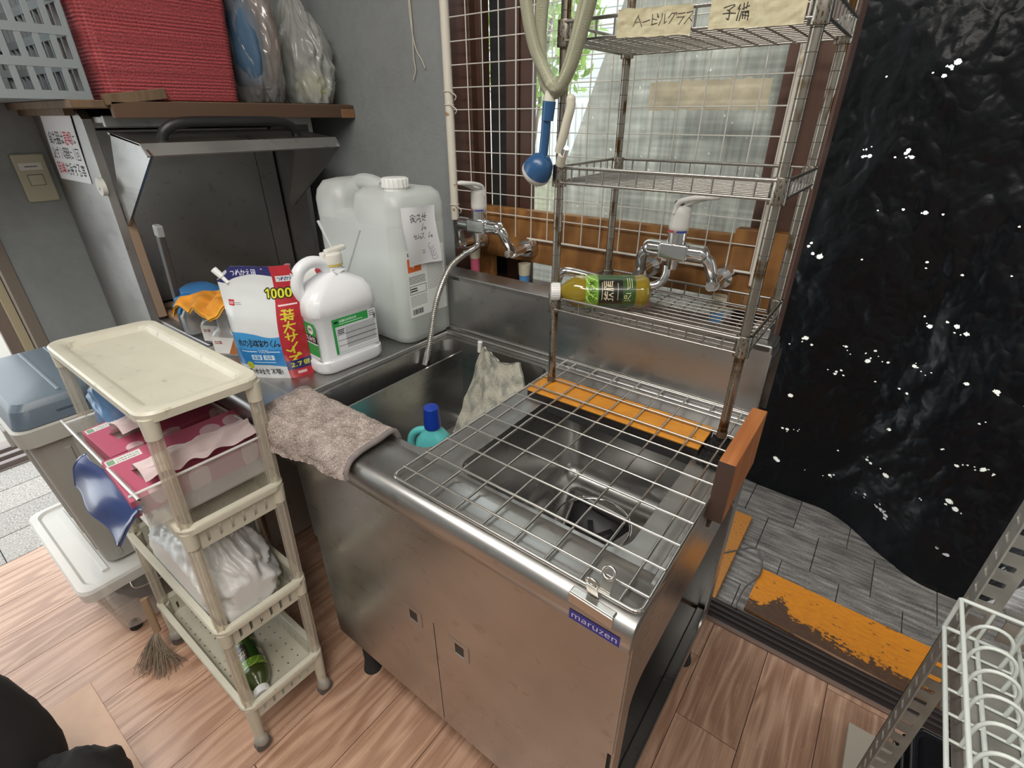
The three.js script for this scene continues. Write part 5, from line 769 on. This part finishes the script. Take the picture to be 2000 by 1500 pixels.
// ---------------------------------------------------------------- narrow trolley
const cart = thing('storage_trolley', 'narrow cream plastic trolley with clear posts in front of the sink', 'trolley', [-0.965, 0, 0.698]);
cart.rotation.x = -0.035;
const cream = std([0.62, 0.59, 0.49], 0.42, 0, { map: rep(tex(128, 128, (u, v) => { const s = tile(u, v, 5, 5, 540, 5), d = sst(0.25, 0.4, tile(u, v, 18, 18, 541, 3)); return [0.97 + 0.06 * s - 0.12 * d, 0.97 + 0.06 * s - 0.14 * d, 0.96 + 0.06 * s - 0.18 * d]; }), 3) });
{
  const hx = 0.238, hz = 0.098, TY = [0.905, 0.673, 0.409, 0.161];
  // top tray
  const rg = [ringR(-hx, hx, -hz, hz, 0.03, -0.018), ringR(-hx - 0.001, hx + 0.001, -hz - 0.001, hz + 0.001, 0.03, -0.004), ringR(-hx + 0.002, hx - 0.002, -hz + 0.002, hz - 0.002, 0.03, 0), ringR(-hx + 0.02, hx - 0.02, -hz + 0.018, hz - 0.018, 0.02, 0), ringR(-hx + 0.026, hx - 0.026, -hz + 0.024, hz - 0.024, 0.018, -0.003), ringR(-hx + 0.032, hx - 0.032, -hz + 0.03, hz - 0.03, 0.014, -0.013), ringR(-hx + 0.04, hx - 0.04, -hz + 0.036, hz - 0.036, 0.01, -0.015)];
  mesh('top_tray', [toCreasedNormals(skin(rg.map((r) => r.map(([x, y, z]) => [x, y + TY[0], z])), { capEnd: true }), 0.6), bx(-hx + 0.006, hx - 0.006, TY[0] - 0.0205, TY[0] - 0.0165, -hz + 0.006, hz - 0.006, 0.001)], cream, cart);
  const hole = (x, z, w, d) => { const p = new THREE.Path(); p.setFromPoints(rrect(x - w, x + w, z - d, z + d, Math.min(w, d) * 0.9).getPoints(3)); return p; };
  TY.slice(1).forEach((y, i) => {
    const dep = 0.062, b = mesh('basket_tier', [toCreasedNormals(skin([ringR(-hx, hx, -hz, hz, 0.024, y - 0.016), ringR(-hx - 0.001, hx + 0.001, -hz - 0.001, hz + 0.001, 0.024, y - 0.004), ringR(-hx + 0.001, hx - 0.001, -hz + 0.001, hz - 0.001, 0.024, y), ringR(-hx + 0.012, hx - 0.012, -hz + 0.012, hz - 0.012, 0.018, y), ringR(-hx + 0.014, hx - 0.014, -hz + 0.014, hz - 0.014, 0.016, y - 0.004)]), 0.6),
      ...[-1, 1].map((s) => { const sh = poly([[-hz + 0.012, y - dep], [hz - 0.012, y - dep], [hz - 0.012, y - 0.004], [-hz + 0.012, y - 0.004]]); for (let k = 0; k < 6; k++) sh.holes.push(hole(-0.055 + k * 0.022, y - 0.042, 0.0028, 0.013)); return plateX(sh, s * (hx - 0.014) - 0.0015, 0.003); }),
      ...[-1, 1].map((s) => { const sh = poly([[-hx + 0.014, y - dep], [hx - 0.014, y - dep], [hx - 0.014, y - 0.004], [-hx + 0.014, y - 0.004]]); for (let k = 0; k < 14; k++) sh.holes.push(hole(-0.182 + k * 0.028, y - 0.042, 0.003, 0.013)); return plateZ(sh, s * (hz - 0.012) - 0.0015, 0.003); })], cream, cart);
    const fl = poly([[-hx + 0.014, -hz + 0.012], [hx - 0.014, -hz + 0.012], [hx - 0.014, hz - 0.012], [-hx + 0.014, hz - 0.012]]);
    for (let k = 0; k < 15; k++) for (let q = 0; q < 6; q++) fl.holes.push(hole(-0.186 + k * 0.0265, -0.065 + q * 0.026, 0.003, 0.0018));
    mesh('basket_floor', plateY(fl, y - dep, 0.003, 0, 2), cream, b);
  });
  const cp = phy([0.88, 0.85, 0.78], 0.15, { transmission: 0.8, thickness: 0 });
  for (const x of [-1, 1]) for (const z of [-1, 1]) {
    const px = x * (hx - 0.016), pz = z * (hz - 0.015);
    for (let i = 0; i < 3; i++) {
      const g = [wire([px, TY[i + 1] - 0.002, pz], [px, TY[i] - 0.045, pz], 0.0105, 18)]; for (let k = 0; k < 6; k++) { const a = k * 1.047; g.push(wire([px + 0.0105 * Math.cos(a), TY[i + 1] - 0.002, pz + 0.0105 * Math.sin(a)], [px + 0.0105 * Math.cos(a), TY[i] - 0.045, pz + 0.0105 * Math.sin(a)], 0.0018, 6)); }
      raw('clear_post', g, cp, cart);
      mesh('socket', cone([px, TY[i] - 0.05, pz], [px, TY[i] - 0.012, pz], 0.0125, 0.014, 18), cream, cart);
    }
    mesh('foot_tube', cone([px, 0.045, pz], [px, TY[3] - 0.01, pz], 0.011, 0.0135, 18), cream, cart);
    const w = mesh('caster', [at(new THREE.CylinderGeometry(0.018, 0.018, 0.014, 24), px + 0.006, 0.018 - z * 0.0035 * -1 * 0, pz, 0, 0.5, Math.PI / 2)], std([0.12, 0.11, 0.1], 0.6), cart);
    mesh('caster_hood', [at(blob(0.017, 0.02, 0.0155, 0, 1, 1, 20, (a, b, c) => [a, Math.max(b, -0.006), c]), px + 0.004, 0.03, pz)], std([0.3, 0.28, 0.24], 0.5), w);
  }
}
// what the trolley carries
{
  const o = thing('acrylic_tray', 'open clear acrylic box on the second trolley tier', 'box', [-0.965, 0.676, 0.685], -0.02); o.rotation.z = 0.06;
  const ac = phy([0.93, 0.93, 0.91], 0.08, { transmission: 0.85, thickness: 0 });
  mesh('walls', [bx(-0.205, 0.205, 0.003, 0.075, 0.108, 0.111), bx(-0.205, 0.205, 0.003, 0.075, -0.111, -0.108), bx(-0.205, -0.202, 0.003, 0.075, -0.108, 0.108), bx(0.202, 0.205, 0.003, 0.075, -0.108, 0.108)], ac, o);
  mesh('bottom', bx(-0.205, 0.205, 0, 0.003, -0.111, 0.111), ac, o);
  mesh('rim_edge', [tube(ringR(-0.207, 0.207, -0.113, 0.113, 0.006, 0.076, 3), 0.0028, 80, 6, true)], phy([0.9, 0.9, 0.88], 0.2, { transmission: 0.4, thickness: 0 }), o);
  const pinkF = print(640, 320, (g) => { g.fillStyle = '#b4566f'; g.fillRect(0, 0, 640, 320); g.fillStyle = '#d7b3b8'; for (const [x, y, r] of [[470, 70, 52], [590, 60, 46], [120, 250, 40], [300, 270, 50], [560, 260, 44]]) { g.beginPath(); g.ellipse(x, y, r, r * 0.75, 0, 0, 7); g.fill(); } g.fillStyle = '#d8d8d2'; g.fillRect(8, 10, 150, 34); g.fillStyle = '#7da083'; g.fillRect(14, 14, 30, 26); greek(g, 52, 22, 96, 2, 12, '#77877b', 5); });
  const mk = (label, x, y, z, ry, rx, rz) => {
    const b = thing('tissue_box', label, 'tissue box', [x, y, z]); b.rotation.set(rx, ry, rz);
    const gx = bx(-0.058, 0.058, 0, 0.046, -0.118, 0.118, 0.0015); const m = raw('carton', gx, std([1, 1, 1], 0.55, 0, { map: pinkF }), b); const p = m.geometry.attributes.position, u = m.geometry.attributes.uv; for (let i = 0; i < p.count; i++) u.setXY(i, (0.118 - p.getZ(i)) / 0.236, 1 - (p.getX(i) + 0.058) / 0.116 * 0.8 - (0.046 - p.getY(i)) * 2);
    mesh('slot', bx(-0.016, 0.016, 0.046, 0.0465, -0.085, 0.085, 0.0001), std([0.32, 0.24, 0.22], 0.8), b);
    raw('tissue', sheet((s, t) => { const k = t; return [lerp(-0.012, 0.07, k) + 0.014 * noise(s * 5, t * 3, x), 0.047 + 0.055 * Math.sin(k * 2.2) + 0.02 * noise(s * 6, t * 4, 5 + x) * k, lerp(0.09, -0.1, s) + 0.02 * (k - 0.5) * noise(s * 3, 7)]; }, 40, 30, 0.0006), phy([0.80, 0.66, 0.66], 0.9, { transmission: 0.25, thickness: 0 }), b);
  };
  mk('pink tissue box with a pulled tissue in the clear acrylic box', -0.868, 0.703, 0.685, -0.03, 0, -0.3);
  mk('pink tissue box half hidden behind the front tissue box under the tray', -1.04, 0.70, 0.665, 0.06, 0, -0.16);
}
{
  const o = raw('blue_packet', sheet((u, v) => [lerp(-0.985, -0.8, u) + 0.004 * noise(u * 4, v * 4), 0.752 - 0.04 * u - 0.05 * v * v, lerp(0.806, 0.842, v) - 0.02 * u * (1 - v) + 0.004 * Math.sin(u * 9 + v * 4)], 34, 24, 0.006), phy([0.03, 0.05, 0.15], 0.25, { clearcoat: 0.6, clearcoatRoughness: 0.15 }));
  tag(o, 'shiny dark blue plastic packet at the corner of the acrylic box', 'packet');
  const w = raw('wrapped_cloths', blob(0.06, 0.085, 0.05, 0.35, 2.5, 61, 36, flatB(0.08)).translate(-1.12, 0.77, 0.7), phy([0.14, 0.28, 0.48], 0.25, { clearcoat: 0.6, clearcoatRoughness: 0.15, map: rep(tex(128, 128, (u, v) => { const s = sst(0.0, 0.25, Math.sin(u * 40 + tile(u, v, 4, 4, 560, 3) * 5) * 0.3); return [0.8 + 0.5 * s, 0.85 + 0.3 * s, 0.9 + 0.2 * s]; }), 4) }));
  tag(w, 'film wrapped blue cloths at the back of the trolley tier', 'cloths');
  const b = thing('plastic_bag', 'stuffed white plastic bag on the third trolley tier', 'bag', [-0.93, 0.351, 0.69]);
  raw('film', blob(0.222, 0.13, 0.106, 0.22, 2.2, 71, 110, (x, y, z, X, Y, Z) => ([x, y, z] = folds(8, 0.12, 5)(x, y, z, X, Y, Z), [clamp(x, -0.2, 0.188), Math.max(y, -0.08) + 0.025 * sst(0, 1, Y) * Math.sin(X * 3), clamp(z, -0.078, 0.078)])).translate(0, 0.085, 0), film([0.8, 0.79, 0.77], 0.25, 0.4), b);
  raw('contents', blob(0.16, 0.08, 0.06, 0.3, 2, 75, 30, flatB(0.06)).translate(0, 0.072, 0), std([0.7, 0.68, 0.65], 0.8), b);
  teaBottle('tea_bottle', 'green tea bottle lying on the lowest trolley tier', [-0.94, 0.135, 0.70], [-0.78, 0.135, 0.735], phy([0.05, 0.07, 0.015], 0.2));
}
// ---------------------------------------------------------------- waste bin on a clear storage box
{
  const o = thing('storage_box', 'clear plastic storage box with a white lid on the floor', 'storage box', [-1.49, 0, 0.75]);
  const cl = phy([0.86, 0.86, 0.84], 0.12, { transmission: 0.8, thickness: 0 }), fr = phy([0.74, 0.73, 0.69], 0.35, { transmission: 0.3, thickness: 0 });
  const X = 0.235, Z = 0.155, R = (y, a, r = 0.03) => ringR(-X + a, X - a, -Z + a, Z - a, r, y, 6);
  mesh('tub', toCreasedNormals(skin([R(0.03, 0.05), R(0.04, 0.042), R(0.21, 0.016), R(0.235, 0.014)], { capStart: true }), 0.7), cl, o);
  mesh('lid', [toCreasedNormals(skin([R(0.222, -0.002), R(0.25, -0.004), R(0.258, 0), R(0.26, 0.016), R(0.254, 0.022), R(0.254, 0.05)], { capEnd: true }), 0.5), bx(-X + 0.05, X - 0.05, 0.253, 0.261, -Z + 0.06, -Z + 0.075, 0.002), bx(-X + 0.05, X - 0.05, 0.253, 0.261, Z - 0.075, Z - 0.06, 0.002)], fr, o);
  mesh('wire_handle', tube([[X - 0.002, 0.225, 0.06], [X + 0.014, 0.205, 0.055], [X + 0.016, 0.195, 0.0], [X + 0.014, 0.205, -0.055], [X - 0.002, 0.225, -0.06]], 0.0022, 40, 8), M.wireSteel, o);
  for (const x of [-1, 1]) for (const z of [-1, 1]) mesh('caster', at(new THREE.CylinderGeometry(0.016, 0.016, 0.016, 18), x * 0.16, 0.0162, z * 0.085, 0, 0, Math.PI / 2), M.black, o);
  const st = raw('black_bundle', blob(0.17, 0.1, 0.1, 0.3, 2, 81, 36, flatB(0.08)).translate(-1.49, 0.1225, 0.75), std([0.02, 0.02, 0.026], 0.6)); tag(st, 'black bundle inside the clear storage box', 'bundle');
}
{
  const o = thing('waste_bin', 'grey waste bin with a slate blue lid standing on the storage box', 'waste bin', [-1.462, 0.2615, 0.735]);
  const gm = std([0.33, 0.32, 0.29], 0.5), R = (y, a, r = 0.03) => ringR(-0.19 + a, 0.19 - a, -0.125 + a, 0.125 - a, r, y, 6);
  mesh('body', [toCreasedNormals(skin([R(0, 0.04), R(0.006, 0.034), R(0.41, 0.004), R(0.42, 0.003)], { capStart: true }), 0.6), ...[-0.06, 0.0, 0.06].map((z) => at(bx(-0.003, 0.003, 0.02, 0.38, z - 0.006, z + 0.006, 0.002), 0.1555, 0, 0, 0, 0, -0.075)), ...[-0.1, 0.0, 0.1].map((x) => at(bx(x - 0.006, x + 0.006, 0.03, 0.38, -0.003, 0.003, 0.002), 0, 0, 0.0905, 0.073))], gm, o);
  mesh('rim_band', toCreasedNormals(skin([R(0.405, -0.004), R(0.408, -0.008), R(0.447, -0.01), R(0.45, -0.004), R(0.45, 0.01)]), 0.5), std([0.42, 0.41, 0.37], 0.45), o);
  const lm = std([0.10, 0.135, 0.17], 0.4), ld = mesh('lid', toCreasedNormals(skin([R(0.449, 0.004), R(0.452, -0.004), R(0.49, 0.004), R(0.503, 0.014), R(0.506, 0.03)], { capEnd: true }), 0.5), lm, o);
  mesh('grip_recess', bx(0.186, 0.1905, 0.462, 0.476, -0.05, 0.05, 0.002), std([0.06, 0.085, 0.11], 0.5), ld);
  mesh('lid_rib', [bx(-0.16, 0.16, 0.5045, 0.509, -0.03, -0.022, 0.002), bx(-0.16, 0.16, 0.5045, 0.509, 0.022, 0.03, 0.002)], std([0.16, 0.2, 0.24], 0.4), ld);
  for (const x of [-1, 1]) mesh('clasp', bx(x * 0.12 - 0.02, x * 0.12 + 0.02, 0.40, 0.445, 0.132, 0.14, 0.003), gm, o);
}
{ // hand broom behind the trolley
  const o = thing('hand_broom', 'straw hand broom lying behind the trolley', 'broom', [-1.165, 0.0, 0.815], 0.5);
  const br = []; for (let i = 0; i < 130; i++) { const a = rr(-0.5, 0.5), r = rr(0.1, 0.15); br.push(tube([[0, 0.11, 0], [Math.sin(a) * r * 0.4, 0.07, 0.02 + rr(-0.01, 0.012)], [Math.sin(a) * r, 0.003, 0.03 + rr(-0.03, 0.04)]], 0.0008, 6, 4)); }
  raw('bristles', br, std([0.3, 0.24, 0.18], 0.9), o, { kind: 'stuff' });
  mesh('stick', wire([0, 0.1, 0], [-0.02, 0.2, -0.02], 0.009, 12), std([0.3, 0.2, 0.12], 0.7), o);
}
const fm = raw('floor_sheet', bx(-0.36, 0.36, 0.0, 0.003, -0.28, 0.28, 0.001), std([1, 1, 1], 0.6, 0, { map: tex(128, 128, (u, v) => { const s = tile(u, v, 4, 4, 590, 5), f = tile(u, v, 30, 30, 591, 2); return [0.80 + 0.06 * s + 0.04 * f, 0.66 + 0.06 * s + 0.04 * f, 0.56 + 0.06 * s + 0.04 * f]; }) }));
fm.position.set(-0.885, 0, 1.25); fm.rotation.y = 0.01; tag(fm, 'pale tan sheet of board lying on the floor', 'board');
{
  const o = thing('black_bag', 'black fabric bag in the near corner on the tan board', 'bag', [-0.985, 0.0032, 1.225], 0.2);
  const bm = std([0.018, 0.018, 0.02], 0.8, 0, { bumpMap: rep(nFine, 5), bumpScale: 0.0015 });
  raw('body', blob(0.19, 0.34, 0.18, 0.12, 1.3, 91, 60, flatB(0.26)).translate(-0.01, 0.26, 0), bm, o);
  raw('side_pocket', blob(0.09, 0.15, 0.11, 0.25, 1.8, 95, 36, flatB(0.11)).translate(0.16, 0.112, -0.11), bm, o);
  mesh('strap', tube([[-0.05, 0.42, -0.05], [-0.02, 0.46, -0.02], [0.03, 0.45, 0.02], [0.06, 0.4, 0.05]], 0.012, 30, 8), bm, o);
}

// ---------------------------------------------------------------- slotted angle rack in the near right corner
const ar = thing('angle_rack', 'grey slotted angle steel rack by the doorway threshold', 'rack');
const angM = std([0.34, 0.33, 0.3], 0.5, 0.3, { map: rep(tex(128, 128, (u, v) => { const s = tile(u, v, 8, 8, 600, 4); return [0.92 + 0.2 * s, 0.92 + 0.2 * s, 0.92 + 0.2 * s]; }), 4) });
{
  const flange = (n) => { const s = poly([[0, 0], [0.036, 0], [0.036, n], [0, n]]); for (let y = 0.02; y < n - 0.02; y += 0.027) { const p = new THREE.Path(); p.setFromPoints(rrect(0.011, 0.027, y, y + 0.0095, 0.002).getPoints(2)); s.holes.push(p); } return s; };
  const up = (x, z) => { const g = [plateZ(flange(1.02), 0, 0.002, 0, 2).translate(x, 0, z), plateX(flange(1.02), 0, 0.002, 0, 2).translate(x, 0, z)]; mesh('upright', g, angM, ar); };
  up(0.308, 0.25); up(0.322, 1.0); up(0.8, 0.235);
  mesh('shelf_rail', [bx(0.311, 0.313, 0.715, 0.745, 0.29, 1.0), bx(0.313, 0.356, 0.743, 0.745, 0.29, 1.0)], angM, ar);
  mesh('cross_rail', [bx(0.36, 0.82, 0.71, 0.745, 0.232, 0.234), bx(0.36, 0.82, 0.743, 0.745, 0.21, 0.233)], angM, ar);
  mesh('low_shelf', [bx(0.33, 0.82, 0.12, 0.135, 0.0, 0.75, 0.003)], std([0.42, 0.38, 0.31], 0.6), ar);
  mesh('gusset', plateZ(poly([[0.325, 0.13], [0.40, 0.13], [0.325, 0.2]]), 0.232, 0.002), angM, ar);
}
const plW = std([0.60, 0.64, 0.60], 0.4);
[[0.296, 0.748, 0.292, 0, 'white wire dish holder nearest the sink on the angle rack', 0.0025], [0.366, 0.748, 0.262, 0, 'white wire dish holder standing second on the angle rack', 0.0025], [0.436, 0.748, 0.25, 0, 'white wire dish holder farthest in on the angle rack', 0.0025]].forEach(([x, y, z, a, lb, r]) => {
  const o = thing('dish_holder', lb, 'dish holder', [x, y, z], a), W = 0.062, Ln = 0.44, w = [], h = [];
  for (const s of [0, W]) for (const q of [0, 0.05]) w.push(wire([s, q, 0], [s, q, Ln], r, 8));
  for (const s of [0, W]) for (const q of [0, Ln]) w.push(wire([s, 0, q], [s, 0.05, q], r, 8));
  for (const q of [0, 0.05]) for (const e of [0, Ln]) w.push(wire([0, q, e], [W, q, e], r, 8));
  w.push(wire([W / 2, 0, 0], [W / 2, 0, Ln], r, 8), wire([W / 2, 0, 0], [W / 2, 0.05, 0], r * 0.8, 8));
  raw('frame', w, plW, o);
  for (let k = 0; k < 13; k++) raw('hoop', [tube([[0.012, 0.0, 0.03 + k * 0.032], [0.012, 0.032, 0.03 + k * 0.032], [0.018, 0.048, 0.03 + k * 0.032], [0.03, 0.053, 0.03 + k * 0.032], [0.043, 0.048, 0.03 + k * 0.032], [0.05, 0.032, 0.03 + k * 0.032], [0.05, 0.0, 0.03 + k * 0.032]], r * 0.85, 26, 7), wire([0, 0.0, 0.03 + k * 0.032], [W, 0.0, 0.03 + k * 0.032], r * 0.7, 6)], plW, o);
});
{
  for (let k = 0; k < 3; k++) {
    const o = thing('black_tray', ['lowest black plastic tray in the stack on the low rack shelf', 'middle black plastic tray in the stack on the low rack shelf', 'top black plastic tray in the stack on the low rack shelf'][k], 'tray', [0.55 + k * 0.008, 0.1355 + k * 0.02, 0.13 - k * 0.006]);
    const R = (y, a) => ringR(-0.15 + a, 0.15 - a, -0.11 + a, 0.11 - a, 0.025, y);
    mesh('pan', toCreasedNormals(skin([R(0, 0.02), R(0.05, 0.006), R(0.052, 0), R(0.056, 0), R(0.056, 0.008), R(0.006, 0.026)], { capStart: true, capEnd: true }), 0.6), std([0.012, 0.012, 0.015], 0.3), o);
    mesh('rim', tube(R(0.056, 0.0), 0.004, 80, 8, true), std([0.012, 0.012, 0.015], 0.3), o);
  }
}
renderer.render(scene, camera);
